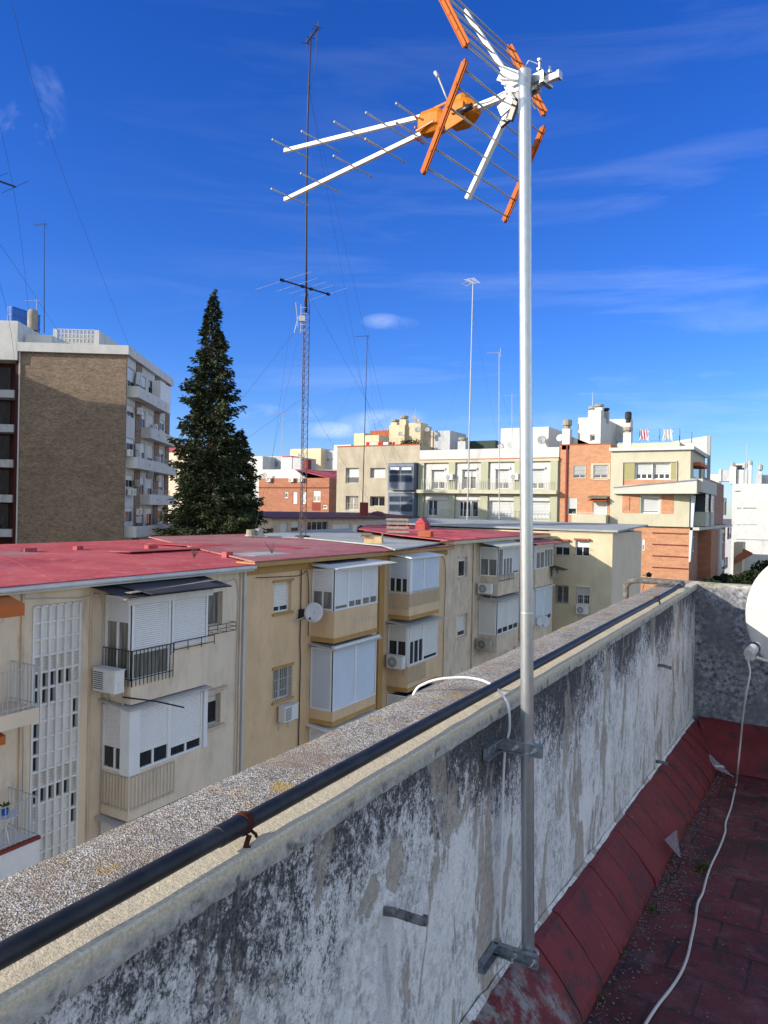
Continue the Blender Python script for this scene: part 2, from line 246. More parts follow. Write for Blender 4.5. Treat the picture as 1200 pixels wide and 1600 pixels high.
    c=n.mix(n.ma('MULTIPLY',wn,n.ramp(n.noise(12,9,.75),[(.46,0),(.56,1)])),c,n.mix(n.noise(40,5,.6),(.12,.095,.075),(.33,.31,.31)))
    MATS['red_skirting_paint']=n.done(c,.62,n.bump(n.noise(26,8,.65),.6,.01),spec=.3)
    n=NT('galvanised'); c=n.mix(n.ramp(n.vor(60,n.mp((1,1,.5)),'F1','Distance'),[(.1,0),(.6,1)]),(.42,.44,.45),(.47,.49,.50)); MATS['galvanised']=n.done(c,.33,n.bump(n.noise(40,4,.5),.05,.002),.75,.5)
    n=NT('galv_shaded'); MATS['galv_shaded']=n.done(n.mix(n.ramp(n.vor(60,None,'F1','Distance'),[(.1,0),(.6,1)]),(.20,.22,.25),(.32,.35,.38)),.36,None,.7,.5)  # darker copy of galvanised: the brackets' shade is put into the colour
    n=NT('white_aluminium'); MATS['white_aluminium']=n.done(n.mix(n.noise(30,4,.6),(.64,.64,.62),(.72,.72,.70)),.4,None,.0,.5)
    n=NT('grey_rod'); MATS['grey_rod']=n.done((.40,.39,.38),.4,None,.0,.5)
    n=NT('orange_plastic'); MATS['orange_plastic']=n.done(n.mix(n.noise(25,4,.6),(.36,.082,.005),(.42,.10,.007)),.6,None,0,.2)
    n=NT('orange_box'); MATS['orange_box']=n.done(n.mix(n.noise(25,4,.6),(.44,.135,.006),(.50,.16,.008)),.55,None,0,.2)
    n=NT('orange_dark'); MATS['orange_dark']=n.done((.5,.12,.02),.4,None,0,.5)
    n=NT('pipe_black'); c=n.mix(n.ramp(n.noise(25,6,.7,n.mp((1,.5,1))),[(.4,0),(.75,1)]),(.012,.013,.016),(.035,.037,.042)); c=n.mix(n.ramp(n.noise(9,9,.8,n.mp(loc=(2,2,2))),[(.68,0),(.74,.5)]),c,(.16,.17,.19)); MATS['pipe_black']=n.done(c,.55,n.bump(n.noise(90,4,.6),.12,.003),0,.3)
    n=NT('pipe_grey'); c=n.mix(n.ramp(n.noise(30,7,.75),[(.35,0),(.65,1)]),(.045,.043,.042),(.17,.16,.15)); MATS['pipe_grey']=n.done(c,.8,n.bump(n.noise(60,4,.6),.3,.003),0,.3)
    n=NT('rust'); MATS['rust']=n.done(n.mix(n.noise(60,6,.7),(.02,.009,.008),(.09,.025,.015)),.9,None,0,.2)
    n=NT('weather_iron'); MATS['weather_iron']=n.done(n.mix(n.ramp(n.noise(40,7,.7),[(.35,0),(.65,1)]),(.06,.06,.065),(.25,.26,.28)),.7,n.bump(n.noise(50,5,.7),.5,.004),.3,.3)
    n=NT('cable_white'); MATS['cable_white']=n.done((.74,.74,.74),.45,None,0,.4)
    n=NT('cable_dirty'); MATS['cable_dirty']=n.done(n.mix(n.noise(30,5,.7),(.46,.42,.38),(.62,.58,.55)),.55,None,0,.3)
    n=NT('dish_enamel'); MATS['dish_enamel']=n.done(n.mix(n.ramp(n.noise(9,6,.6),[(.4,0),(.7,1)]),(.43,.415,.38),(.49,.475,.44)),.55,n.bump(n.noise(120,3,.5),.06,.002),0,.3)
    n=NT('chip'); MATS['chip']=n.done(n.mix(n.noise(60,4,.7),(.02,.018,.018),(.30,.28,.28)),.8,None,0,.3)
    for nm,a,b in (('conifer',(.008,.015,.009),(.062,.078,.034)),('leaf_dark',(.008,.016,.008),(.030,.045,.014)),('weed',(.03,.07,.015),(.09,.14,.03))):
        n=NT(nm); g=n.t.nodes.new('ShaderNodeNewGeometry'); MATS[nm]=n.done(n.mix(g.outputs['Random Per Island'],a,b),.75,None,0,.15)
    n=NT('clear_plastic'); n.b.inputs['Alpha'].default_value=.22; MATS['clear_plastic']=n.done((.6,.62,.66),.12,None,0,.8)
mats()
# ---------------- object helpers ----------------
def tag(o,label=None,cat=None,group=None,kind=None):
    if label: o['label']=label
    if cat: o['category']=cat
    if group: o['group']=group
    if kind: o['kind']=kind
    return o
def thing(name,label,cat,loc=(0,0,0),group=None,rz=0):
    o=bpy.data.objects.new(name,None); COL.objects.link(o); o.location=loc; o.rotation_euler=(0,0,rz); o.empty_display_size=.2
    return tag(o,label,cat,group)
def origin(o):
    v=Vector((0,0,0))
    while o is not None: v+=Vector(o.location); o=o.parent
    return v
class MB:
    def __init__(s): s.v=[]; s.f=[]; s.sm=False
    def quad(s,*p):
        b=len(s.v); s.v+= [Vector(q) for q in p]; s.f.append(tuple(range(b,b+len(p)))); return s
    def hexa(s,p):      # p: 8 corners, bottom 4 ccw then top 4
        b=len(s.v); s.v+=[Vector(q) for q in p]
        for q in ((3,2,1,0),(4,5,6,7),(0,1,5,4),(1,2,6,5),(2,3,7,6),(3,0,4,7)): s.f.append(tuple(b+i for i in q))
        return s
    def box(s,x0,x1,y0,y1,z0,z1): return s.hexa([(x0,y0,z0),(x1,y0,z0),(x1,y1,z0),(x0,y1,z0),(x0,y0,z1),(x1,y0,z1),(x1,y1,z1),(x0,y1,z1)])
    def fbox(s,f,u0,u1,d0,d1,z0,z1):
        return s.hexa([f.p(u0,d0,z0),f.p(u1,d0,z0),f.p(u1,d1,z0),f.p(u0,d1,z0),f.p(u0,d0,z1),f.p(u1,d0,z1),f.p(u1,d1,z1),f.p(u0,d1,z1)])
    def shell(s,pts,z0,z1,skip=(),cap=True):
        n=len(pts)
        for i in range(n):
            if i in skip: continue
            a,b=pts[i],pts[(i+1)%n]; s.quad((a[0],a[1],z0),(b[0],b[1],z0),(b[0],b[1],z1),(a[0],a[1],z1))
        if cap: s.quad(*[(p[0],p[1],z1) for p in pts])
        return s
    def slab(s,pts,zt,th):   # pts with own z on top
        n=len(pts); b=len(s.v); s.v+=[Vector(p) for p in pts]+[Vector((p[0],p[1],p[2]-th)) for p in pts]
        s.f.append(tuple(b+i for i in range(n))); s.f.append(tuple(b+n+i for i in reversed(range(n))))
        for i in range(n): j=(i+1)%n; s.f.append((b+i,b+n+i,b+n+j,b+j))
        return s
    def tube(s,path,r,n=8,cap=True,rs=None):
        path=[Vector(p) for p in path]; b=len(s.v); prev=None; m=len(path)
        for i,p in enumerate(path):
            d=(path[min(i+1,m-1)]-path[max(i-1,0)]).normalized()
            if prev is None: a=d.orthogonal().normalized()
            else:
                a=prev-d*prev.dot(d); a=a.normalized() if a.length>1e-6 else d.orthogonal().normalized()
            prev=a; c=d.cross(a); rr=rs[i] if rs else r
            for k in range(n): w=2*math.pi*k/n; s.v.append(p+(a*math.cos(w)+c*math.sin(w))*rr)
        for i in range(m-1):
            for k in range(n): k2=(k+1)%n; s.f.append((b+i*n+k,b+i*n+k2,b+(i+1)*n+k2,b+(i+1)*n+k))
        if cap: s.f.append(tuple(b+k for k in reversed(range(n)))); s.f.append(tuple(b+(m-1)*n+k for k in range(n)))
        return s
    def bar(s,a,b,w,h,up=(0,0,1)):   # rectangular bar
        a=Vector(a); b=Vector(b); d=(b-a).normalized(); u=Vector(up); x=d.cross(u)
        if x.length<1e-5: x=d.cross(Vector((1,0,0)))
        x.normalize(); y=x.cross(d).normalized(); x=x*w/2; y=y*h/2
        return s.hexa([a-x-y,a+x-y,a+x+y,a-x+y,b-x-y,b+x-y,b+x+y,b-x+y])
    def lathe(s,c,axis,prof,n=24):   # prof: (r, h) along axis
        c=Vector(c); ax=Vector(axis).normalized(); a=ax.orthogonal().normalized(); e=ax.cross(a); b=len(s.v)
        for r,h in prof:
            for k in range(n): w=2*math.pi*k/n; s.v.append(c+ax*h+(a*math.cos(w)+e*math.sin(w))*r)
        for i in range(len(prof)-1):
            for k in range(n): k2=(k+1)%n; s.f.append((b+i*n+k,b+i*n+k2,b+(i+1)*n+k2,b+(i+1)*n+k))
        return s
    def build(s,name,mat,parent=None,smooth=False,bevel=0,**kw):
        if not s.v: return None
        o0=origin(parent) if parent is not None else Vector((0,0,0))
        me=bpy.data.meshes.new(name); me.from_pydata([tuple(v-o0) for v in s.v],[],s.f); me.materials.append(MATS[mat])
        if smooth:
            me.polygons.foreach_set('use_smooth',[True]*len(me.polygons))
        o=bpy.data.objects.new(name,me); COL.objects.link(o)
        if parent is not None: o.parent=parent
        if smooth=='auto':
            bm=bmesh.new(); bm.from_mesh(me); bmesh.ops.remove_doubles(bm,verts=bm.verts,dist=1e-5)
            for e in bm.edges:
                if len(e.link_faces)==2 and e.calc_face_angle(0)>.5: e.smooth=False
            bm.to_mesh(me); bm.free()
        if bevel:
            md=o.modifiers.new('bevel','BEVEL'); md.width=bevel; md.segments=2; md.limit_method='ANGLE'
        tag(o,kw.get('label'),kw.get('cat'),kw.get('group'),kw.get('kind')); return o
def children(o): return [c for c in COL.objects if c.parent is o]
def copy_tree(o,parent=None):
    kids=children(o); c=o.copy(); COL.objects.link(c)
    if parent is not None: c.parent=parent
    for k in kids: copy_tree(k,c)
    return c
class Fac:
    def __init__(s,o,u,n): s.o=Vector((o[0],o[1],0)); s.u=Vector((u[0],u[1],0)).normalized(); s.n=Vector((n[0],n[1],0)).normalized()
    def p(s,u,d,z): return s.o+s.u*u+s.n*d+Vector((0,0,z))
    def px(s,x,y,d=0):
        r=ray(x,y); k=(s.o.dot(s.n)+d)/r.dot(s.n); q=r*k-s.o; return q.dot(s.u),q.z
    def rect(s,x0,y0,x1,y1,d=0):   # pixel rectangle -> u0,u1,z0,z1 (mid lines)
        a=s.px(x0,(y0+y1)/2,d)[0]; b=s.px(x1,(y0+y1)/2,d)[0]; xm=(x0+x1)/2
        return min(a,b),max(a,b),s.px(xm,y1,d)[1],s.px(xm,y0,d)[1]
def SF(s): return Fac((0,s),(1,0),(0,-1))
def TF(t): return Fac((t,0),(0,1),(1,0))
def wall(mb,f,u0,u1,z0,z1,holes=(),dep=.14,d=0):
    us=sorted(set([u0,u1]+[min(max(h[i],u0),u1) for h in holes for i in (0,1)])); zs=sorted(set([z0,z1]+[min(max(h[i],z0),z1) for h in holes for i in (2,3)]))
    for i in range(len(us)-1):
        for j in range(len(zs)-1):
            uc=(us[i]+us[i+1])/2; zc=(zs[j]+zs[j+1])/2
            if any(h[0]<uc<h[1] and h[2]<zc<h[3] for h in holes): continue
            mb.quad(f.p(us[i],d,zs[j]),f.p(us[i+1],d,zs[j]),f.p(us[i+1],d,zs[j+1]),f.p(us[i],d,zs[j+1]))
    for h in holes:
        a,b,c,e=h[:4]; g=d-dep-.08
        mb.quad(f.p(a,d,c),f.p(a,g,c),f.p(a,g,e),f.p(a,d,e)); mb.quad(f.p(b,d,c),f.p(b,g,c),f.p(b,g,e),f.p(b,d,e))
        mb.quad(f.p(a,d,c),f.p(b,d,c),f.p(b,g,c),f.p(a,g,c)); mb.quad(f.p(a,d,e),f.p(b,d,e),f.p(b,g,e),f.p(a,g,e))
    return mb
def panel(f,ua,ub,za,zb,close,parent,d=0,n=2,fr='white_metal',sl='slat',gl='glass',pitch=.055,fw=.045,name='window',box=False):
    """window or glazed panel: frame with mullions, a roller shutter drawn down by 'close', panes"""
    m=MB(); w=fw
    m.fbox(f,ua,ua+w,d,d+.06,za,zb); m.fbox(f,ub-w,ub,d,d+.06,za,zb); m.fbox(f,ua+w,ub-w,d,d+.058,zb-w,zb); m.fbox(f,ua+w,ub-w,d,d+.058,za,za+w)
    zc=zb-w-(zb-za-2*w)*close
    if close<.97:
        for i in range(1,n):
            u=ua+(ub-ua)*i/n; m.fbox(f,u-w*.5,u+w*.5,d+.002,d+.05,za+w,zc)
    if box: m.fbox(f,ua-.02,ub+.02,d+.06,d+.16,zb-.18,zb+.02)
    o=m.build(name,fr,parent)
    if close>.02:
        s=MB(); k=max(1,round((zb-w-zc)/pitch)); h=(zb-w-zc)/k; a,b=ua+w*.6,ub-w*.6
        for i in range(k):
            z=zc+i*h; s.quad(f.p(a,d+.028,z),f.p(b,d+.028,z),f.p(b,d+.044,z+h*.35),f.p(a,d+.044,z+h*.35)); s.quad(f.p(a,d+.044,z+h*.35),f.p(b,d+.044,z+h*.35),f.p(b,d+.030,z+h),f.p(a,d+.030,z+h))
        s.build('shutter',sl,o)
    if close<.97: MB().quad(f.p(ua,d+.015,za),f.p(ub,d+.015,za),f.p(ub,d+.015,zc+.02),f.p(ua,d+.015,zc+.02)).build('pane',gl,o)
    else: MB().quad(f.p(ua,d+.015,za),f.p(ub,d+.015,za),f.p(ub,d+.015,zb),f.p(ua,d+.015,zb)).build('pane','glass',o)
    return o
def rail(f,u0,u1,z0,z1,parent,d=0,step=.12,r=.008,mat='iron',name='railing',drop=0):
    m=MB(); m.fbox(f,u0,u1,d-.012,d+.012,z1-.02,z1); m.fbox(f,u0,u1,d-.01,d+.01,z0+.05,z0+.07)
    k=max(1,round((u1-u0)/step))
    for i in range(k+1): u=u0+(u1-u0)*i/k; m.fbox(f,u-r,u+r,d-r,d+r,z0-drop,z1-.02)
    return m.build(name,mat,parent)
# ---------------- our terrace: floor, parapet, end wall ----------------
from mathutils import noise as mn
def fz(s): return -1.76-.068*(s-2.73)
def toe(s): return -.63+.015*(s-2.7)
def floor_at(x,y,h=0):
    r=ray(x,y); k=(-1.76+.068*2.73+h)/(r.z+.068*r.y); return r*k
def sheet(name,mat,pts,parent=None,nu=1,nv=1,amp=0,fr=8,nrm=(1,0,0),**kw):
    """subdivided quad p00,p10,p11,p01 with small real relief"""
    a,b,c,d=[Vector(p) for p in pts]; m=MB(); nv_=Vector(nrm)
    for j in range(nv+1):
        for i in range(nu+1):
            u=i/nu; v=j/nv; p=(a*(1-u)+b*u)*(1-v)+(d*(1-u)+c*u)*v
            m.v.append(p+nv_*(amp*(mn.noise(p*fr)+.5*mn.noise(p*fr*3.1))))
    for j in range(nv):
        for i in range(nu): k=j*(nu+1)+i; m.f.append((k,k+1,k+nu+2,k+nu+1))
    return m.build(name,mat,parent,smooth=True,**kw)
def terrace():
    m=MB(); s0,s1=-4,7.06
    m.quad((-.9,s0,fz(s0)),(7,s0,fz(s0)),(7,s1,fz(s1)),(-.9,s1,fz(s1))); m.build('floor','floor_tiles',kind='structure')
    w=thing('parapet_wall','long mould-stained rooftop parapet beside the antenna pole, with rough concrete cap','wall',(-.95,2,-1.7))
    sheet('wall','old_plaster',[(-.84,s0,-2.4),(-.84,s1+.1,-2.4),(-.84,s1+.1,-.64),(-.84,s0,-.64)],w,560,90,.004,7)
    m=MB(); m.quad((-1.085,s0,-14.5),(-1.085,7.3,-14.5),(-1.085,7.3,-.63),(-1.085,s0,-.63)); m.quad((-1.085,7.3,-14.5),(-.84,7.3,-14.5),(-.84,7.3,-.63),(-1.085,7.3,-.63)); m.quad((-1.085,s0,-14.5),(7,s0,-14.5),(7,s0,-1.5),(-1.085,s0,-1.5))
    m.build('outer_face','cream_old',w)
    prof=[(-1.08,-.664),(-1.113,-.662),(-1.117,-.64),(-1.115,-.614),(-1.106,-.604),(-1.08,-.600),(-1.03,-.599),(-.98,-.600),(-.93,-.6005),(-.88,-.600),(-.85,-.600),(-.8305,-.6005),(-.8265,-.6035),(-.8265,-.641),(-.830,-.652),(-.842,-.656)]
    m=MB(); n=len(prof); K=560
    for i in range(K+1):
        s=s0+(7.32-s0)*i/K
        for j,(t,z) in enumerate(prof):
            p=Vector((t,s,z)); a=.0014 if j>4 else .0045
            if j==len(prof)-1: a=0
            q=Vector((t*9,s*9,z*9)); m.v.append(p+Vector((mn.noise(q)*a,0,mn.noise(q+Vector((5,1,2)))*a+(mn.noise(Vector((s*23,j*.4,3)))*.004 if j in (0,14,15) else 0))))
    for i in range(K):
        for j in range(n-1): k=i*n+j; m.f.append((k,k+n,k+n+1,k+1))
    m.f.append(tuple(K*n+j for j in range(n)))
    m.build('cap','cap_screed',w,smooth='auto')
    # sloped skirting of painted tiles
    m=MB(); s=s0; r=random.Random(3)
    while s<6.95:
        L=.262; e=min(s+L-.005,7.0); o1=r.uniform(0,.006); o2=r.uniform(0,.006); za=-1.535-.062*(s-2.67); zb=-1.535-.062*(e-2.67)
        a=Vector((-.822,s,za+o1)); b=Vector((toe(s)+r.uniform(-.008,.008),s,fz(s)-.002)); c=Vector((toe(e)+r.uniform(-.008,.008),e,fz(e)-.002)); d=Vector((-.822,e,zb+o2)); nn=Vector((.75,0,.65))
        # bulging face, three strips
        pts=[]
        for k,(f,bu) in enumerate(((0,0),(.08,.014),(.5,.02),(.9,.012),(1,0))):
            pts.append((a+(b-a)*f+nn*(bu+o1),d+(c-d)*f+nn*(bu+o2)))
        for k in range(4): m.quad(pts[k][0],pts[k+1][0],pts[k+1][1],pts[k][1])
        for q in (0,1):
            for k in range(4): m.quad(pts[k][q],pts[k+1][q],pts[k+1][q]-nn*.03,pts[k][q]-nn*.03)
        m.quad(pts[0][0],pts[0][1],Vector((-.85,e,pts[0][1].z)),Vector((-.85,s,pts[0][0].z)))
        s+=L
    base=MB(); base.quad((-.84,s0,-1.56-.062*(s0-2.67)),(toe(s0)-.02,s0,fz(s0)),(toe(7.05)-.02,7.05,fz(7.05)),(-.84,7.05,-1.56-.062*4.4)); m.v+=[]; 
    k=len(m.v); m.v+=base.v; m.f.append(tuple(k+i for i in range(4)))
    m.build('skirting','red_skirting_paint',w)
    # whitish mortar fillet along the top of the skirting
    m=MB(); K=200; 
    for i in range(K+1):
        s=s0+(7.03-s0)*i/K; z=-1.535-.062*(s-2.67); q=mn.noise(Vector((s*6,1,2)))*.012+mn.noise(Vector((s*25,7,2)))*.006
        m.v+= [Vector((-.836,s,z+.018+q*1.3)),Vector((-.828,s,z+.010+q)),Vector((-.815+q*.3,s,z-.006))]
    for i in range(K):
        for j in range(2): k=i*3+j; m.f.append((k,k+1,k+4,k+3))
    m.build('mortar_fillet','old_plaster',w,smooth=True)
    e=thing('end_wall','mottled black and grey low wall closing the far end of the terrace','wall',(2,7.18,-1.8))
    sheet('wall','mossy_plaster',[(-.845,7.05,-2.4),(7,7.05,-2.4),(7,7.05,-.607),(-.845,7.05,-.607)],e,160,60,.006,6,(0,-1,0))
    m=MB(); K=120
    for i in range(K+1):
        t=-.83+7.83*i/K
        for (y,z) in ((7.046,-.607),(7.07,-.598),(7.17,-.596),(7.29,-.60),(7.31,-.62),(7.31,-14.5)):
            q=Vector((t*9,y*9,z*9)); m.v.append(Vector((t,y+mn.noise(q)*.005,z+mn.noise(q+Vector((1,2,3)))*.005)))
    for i in range(K):
        for j in range(5): k=i*6+j; m.f.append((k,k+1,k+7,k+6))
    m.build('cap','mossy_plaster',e,smooth=True)
    sheet('skirting','red_skirting_paint',[(-.8,7.04,-1.765),(7,7.04,-1.80),(7,6.4,fz(6.4)+.006),(-.62,6.36,fz(6.36)+.006)],e,60,14,.008,5,(0,0,1))
terrace()
def rod_path(pts,k=6):
    """smooth path through the points (Catmull-Rom)"""
    P=[Vector(p) for p in pts]; out=[]
    for i in range(len(P)-1):
        a=P[max(i-1,0)];b=P[i];c=P[i+1];d=P[min(i+2,len(P)-1)]
        for j in range(k):
            t=j/k; out.append(.5*((2*b)+(c-a)*t+(2*a-5*b+4*c-d)*t*t+(3*b-a-3*c+d)*t**3))
    out.append(P[-1]); return out
def foreground():
    PT=-.868; PZ=-.569
    p=thing('roof_pipe','black plastic pipe lying along the top of the parapet cap, tied with wire','pipe',(PT,2,PZ))
    pts=[(PT+mn.noise(Vector((s*.7,0,0)))*.004,s,PZ+mn.noise(Vector((s*.6,4,0)))*.003) for s in [(-4+.25*i) for i in range(44)]]
    endp=at(1062,912,t=PT); pts=[q for q in pts if q[1]<endp.y-.2]+[(PT,endp.y,PZ+.012)]
    MB().tube(pts,.0157,24).build('pipe','pipe_black',p,smooth='auto')
    e=Vector((PT,endp.y,PZ+.012)); g=e+Vector((0,.13,.0))
    MB().tube(rod_path([e-Vector((0,.03,0)),g,g+Vector((-.05,.06,0)),g+Vector((-.25,.09,0)),g+Vector((-.40,.09,-.005)),g+Vector((-.455,.09,-.05)),g+Vector((-.46,.09,-.14)),g+Vector((-.46,.09,-1.2))]),.026,16).build('elbow','pipe_grey',p,smooth='auto')
    for s in (.985,): MB().lathe((PT,s-.02,PZ),(0,1,0),[(.0159,-.002),(.0182,0),(.0186,.055),(.0182,.06),(.0159,.062)],24).build('sleeve','pipe_black',p,smooth='auto')
    for s in (1.025,5.25):
        m=MB()
        for k in range(4):
            m.tube([(PT+0.0182*math.cos(a),s+.004*k+.003*math.sin(a*2),PZ+0.0182*math.sin(a)) for a in [2*math.pi*i/20 for i in range(21)]],.0026,6,False)
        m.tube([(PT+.02,s,PZ-.014),(PT+.022,s-.012,PZ-.03),(PT+.026,s-.006,-.602)],.005,6); m.tube([(PT+.015,s+.012,PZ-.012),(PT+.021,s+.016,PZ-.018),(PT+.020,s+.02,PZ-.024)],.003,6)
        m.build('wire_tie','rust',p,smooth=True)
    # galvanised pole
    top=at(820,111,Y=2.30); bot=at(825,1482,s=2.25); bot=Vector((bot.x,2.25,bot.z))
    po=thing('antenna_pole','tall galvanised steel pole standing against the parapet and carrying the orange antenna','pole',bot)
    MB().tube([bot+(top-bot)*k/8 for k in range(9)],.0202,32).build('tube','galvanised',po,smooth='auto')
    MB().lathe(bot+(top-bot)*.385,(top-bot),[(.0206,0),(.0206,.003),(.0203,.004)],32).build('joint_ring','galvanised',po,smooth=True)
    for zz,lab in ((-.735,'upper galvanised L-shaped bracket clamping the pole to the parapet wall'),(-1.383,'lower galvanised L-shaped bracket at the foot of the pole')):
        b=thing('wall_bracket',lab,'bracket',(-.83,2.2,zz),'brackets holding the antenna pole')
        sy=2.222; m=MB(); h=.020
        m.box(-.838,-.834,2.10,sy,zz-h,zz+h); m.box(-.834,-.818,2.10,sy-.004,zz+h-.003,zz+h); m.box(-.834,-.818,2.10,sy-.004,zz-h,zz-h+.003)
        m.box(-.838,-.690,sy,sy+.004,zz-h,zz+h); m.box(-.834,-.690,sy-.014,sy,zz+h-.003,zz+h); m.box(-.834,-.690,sy-.014,sy,zz-h,zz-h+.003)
        m.build('channel','galv_shaded',b,bevel=.001)
        px=bot.x+(top.x-bot.x)*((zz-bot.z)/(top.z-bot.z))
        for dx in (-.030,.030):
            m=MB(); m.tube([(px+dx,sy+.03,zz),(px+dx,sy-.034,zz)],.004,10); m.lathe((px+dx,sy-.001,zz),(0,-1,0),[(0,-.001),(.0085,-.001),(.0085,.007),(0,.007)],6); m.build('bolt','aluminium',b)
        m=MB(); m.tube([(px+.030*math.cos(a),sy+.03+.030*math.sin(a),zz) for a in [math.pi*i/12 for i in range(13)]],.004,8); m.build('clamp','aluminium',b,smooth=True)
        for ds in (.03,.085):
            MB().lathe((-.834,2.10+ds,zz),(1,0,0),[(0,.004),(.007,.004),(.007,0),(.009,0)],6).build('screw','aluminium',b)
    # white coax over the wall
    a=at(653,1079,z=-.598); pts=[a+Vector((-.03,0,-.35)),a+Vector((-.02,0,-.06)),a+Vector((-.008,0,.0))]
    for (x,y,tt) in ((664,1068,-1.085),(682,1062,-1.05),(706,1059,-1.005),(732,1059,-.955),(756,1064,-.905),(775,1075,-.862),(788,1090,-.828),(795,1108,-.807)): pts.append(at(x,y,t=tt))
    w0=at(796,1140,t=-.808); pts+= [w0,Vector((-.822,w0.y+.003,-.76)),Vector((-.826,w0.y+.003,-.86)),Vector((-.826,w0.y+.002,-1.0)),Vector((-.826,w0.y-.002,-1.2)),Vector((-.826,w0.y+.004,-1.34)),Vector((-.82,w0.y+.02,-1.41)),Vector((-.80,w0.y+.05,-1.46))]
    MB().tube(rod_path(pts),.0042,10).build('antenna_cable','cable_white',None,smooth=True,label='white cable looping over the parapet and running down the wall beside the pole',cat='cable')
    # iron stubs left in the plaster
    for i,(x,y,t,lab) in enumerate(((600,1424,.09,'bent weathered iron stub sticking out of the stained wall near a bare patch of plaster'),(1028,1040,.075,'small iron stub high on the parapet wall near the far corner'),(1024,1190,.075,'short iron stub just above the red skirting near the far corner'))):
        q=at(x,y,t=-.84); m=MB(); pts=[q+Vector((-.01,0,0)),q+Vector((t*.35,.004,.004)),q+Vector((t*.7,.016,-.004)),q+Vector((t,.03,-.012))]
        for k in range(3): m.bar(pts[k],pts[k+1],.009,.021)
        m.bar(pts[3]+Vector((0,0,.0)),pts[3]+Vector((-.002,.012,.0)),.012,.024)
        m.build('iron_stub','weather_iron',None,bevel=.002,label=lab,cat='iron stub',group='iron stubs in the parapet wall')
foreground()
def antenna():
    O=(.46,2.33)
    def A(b,e,z): return cam2w(O[0]-.763*b+.647*e,O[1]+.647*b+.763*e,z)
    EV=(A(0,1,0)-A(0,0,0)).normalized(); BV=(A(1,0,0)-A(0,0,0)).normalized()
    an=thing('tv_antenna','orange and white television antenna with grid reflectors on top of the pole','antenna',A(0,0,1.33))
    m=MB(); m.bar(A(-.065,0,1.35),A(.40,0,1.352),.019,.021); m.build('boom','white_aluminium',an,bevel=.002)
    MB().bar(A(-.076,0,1.35),A(-.064,0,1.35),.024,.026).build('end_cap','galvanised',an,bevel=.003)
    for z0,z1,b1,sg in ((1.392,1.490,1.174,1),(1.338,1.286,1.168,-1)):
        p0=A(.43,0,z0); p1=A(b1,0,z1); arm=MB().bar(p0,p1,.014,.016).build('director_arm','white_aluminium',an,bevel=.002)
        MB().bar(p1,p1+(p1-p0).normalized()*.012,.018,.019).build('end_cap','white_aluminium',arm,bevel=.004)
        for b,h in ((1.147,.100),(.972,.103),(.790,.108),(.628,.112),(.483,.118)):
            c=p0+(p1-p0)*((b-.43)/(b1-.43)); el=MB(); el.tube([c-EV*h,c+EV*h],.0030,8)
            for sgn in (-1,1): el.lathe(c+EV*h*sgn,EV*sgn,[(.0042,-.004),(.0042,.003),(0,.003)],8)
            el.build('director_rod','grey_rod',arm,smooth=True)
    # reflector panels
    for zb,zt,sb,st,sb_b,st_b in ((1.337,1.06,1.325,1.052,.112,.262),(1.400,1.68,1.42,1.695,.125,.285)):
        sp=MB().bar(A(sb_b-.03,0,sb+(1.35-sb)*.5),A(st_b,0,st),.015,.020,EV).build('reflector_spar','white_aluminium',an,bevel=.002)
        for k in range(6):
            if k==0: f=.03
            else: f=k/5*.97+.0
            b=.117+(.257-.117)*f; z=zb+(zt-zb)*f
            MB().tube([A(b,-.243,z),A(b,.243,z)],.0032,8).build('reflector_rod','grey_rod',sp,smooth=True)
        for e in (-.243,.243):
            r=MB(); a,b=A(.112,e,zb-(zt-zb)*.03),A(.262,e,zt+(zt-zb)*.02); r.bar(a,b,.012,.013,EV); 
            o_=(b-a).normalized().cross(EV).normalized(); r.bar(a+o_*.009,a+(b-a)*.985+o_*.009,.004,.006,EV); r.bar(a-o_*.008,b-o_*.008,.016,.003,EV)
            for k in range(6): c=a+(b-a)*(k/5); r.bar(c-EV*.008,c+EV*.008,.008,.010)
            r.build('end_rail','orange_plastic',sp,bevel=.003)
    # dipole box
    hull=[]
    bm=bmesh.new()
    def ring(b,zs,w,zc):
        return [bm.verts.new(A(b,w*cx,zc+zs*cz)) for cx,cz in ((1,.55),(.6,1),(-.6,1),(-1,.55),(-1,-.55),(-.6,-1),(.6,-1),(1,-.55))]
    rings=[ring(b,zs,w,zc) for b,zs,w,zc in ((.462,.028,.026,1.362),(.452,.040,.032,1.362),(.40,.042,.033,1.358),(.375,.038,.030,1.355),(.355,.022,.022,1.352),(.338,.022,.022,1.352),(.328,.043,.036,1.352),(.275,.046,.037,1.350),(.25,.034,.033,1.348),(.225,.020,.02,1.348))]
    for i in range(len(rings)-1):
        for k in range(8): bm.faces.new((rings[i][k],rings[i][(k+1)%8],rings[i+1][(k+1)%8],rings[i+1][k]))
    bm.faces.new(rings[0]); bm.faces.new(list(reversed(rings[-1])))
    bmesh.ops.recalc_face_normals(bm,faces=bm.faces); q=MB(); bm.verts.index_update(); q.v=[v.co.copy() for v in bm.verts]; q.f=[tuple(v.index for v in f.verts) for f in bm.faces]; bm.free()
    dm=q
    for e in (-.015,.015): dm.bar(A(.40,e,1.398),A(.31,e,1.402),.005,.010)
    dm.lathe(A(.285,0,1.40),(0,0,1),[(.030,-.02),(.030,.0),(.024,.008),(0,.010)],14)
    dm.bar(A(.33,-.042,1.305),A(.25,-.042,1.322),.006,.04); dm.bar(A(.30,-.046,1.345),A(.25,-.046,1.345),.016,.03)
    dbx=dm.build('dipole_box','orange_box',an,bevel=.004)
    m=MB()
    for z in (1.315,1.352,1.389): m.bar(A(.473,-.028,z),A(.473,.028,z),.006,.008)
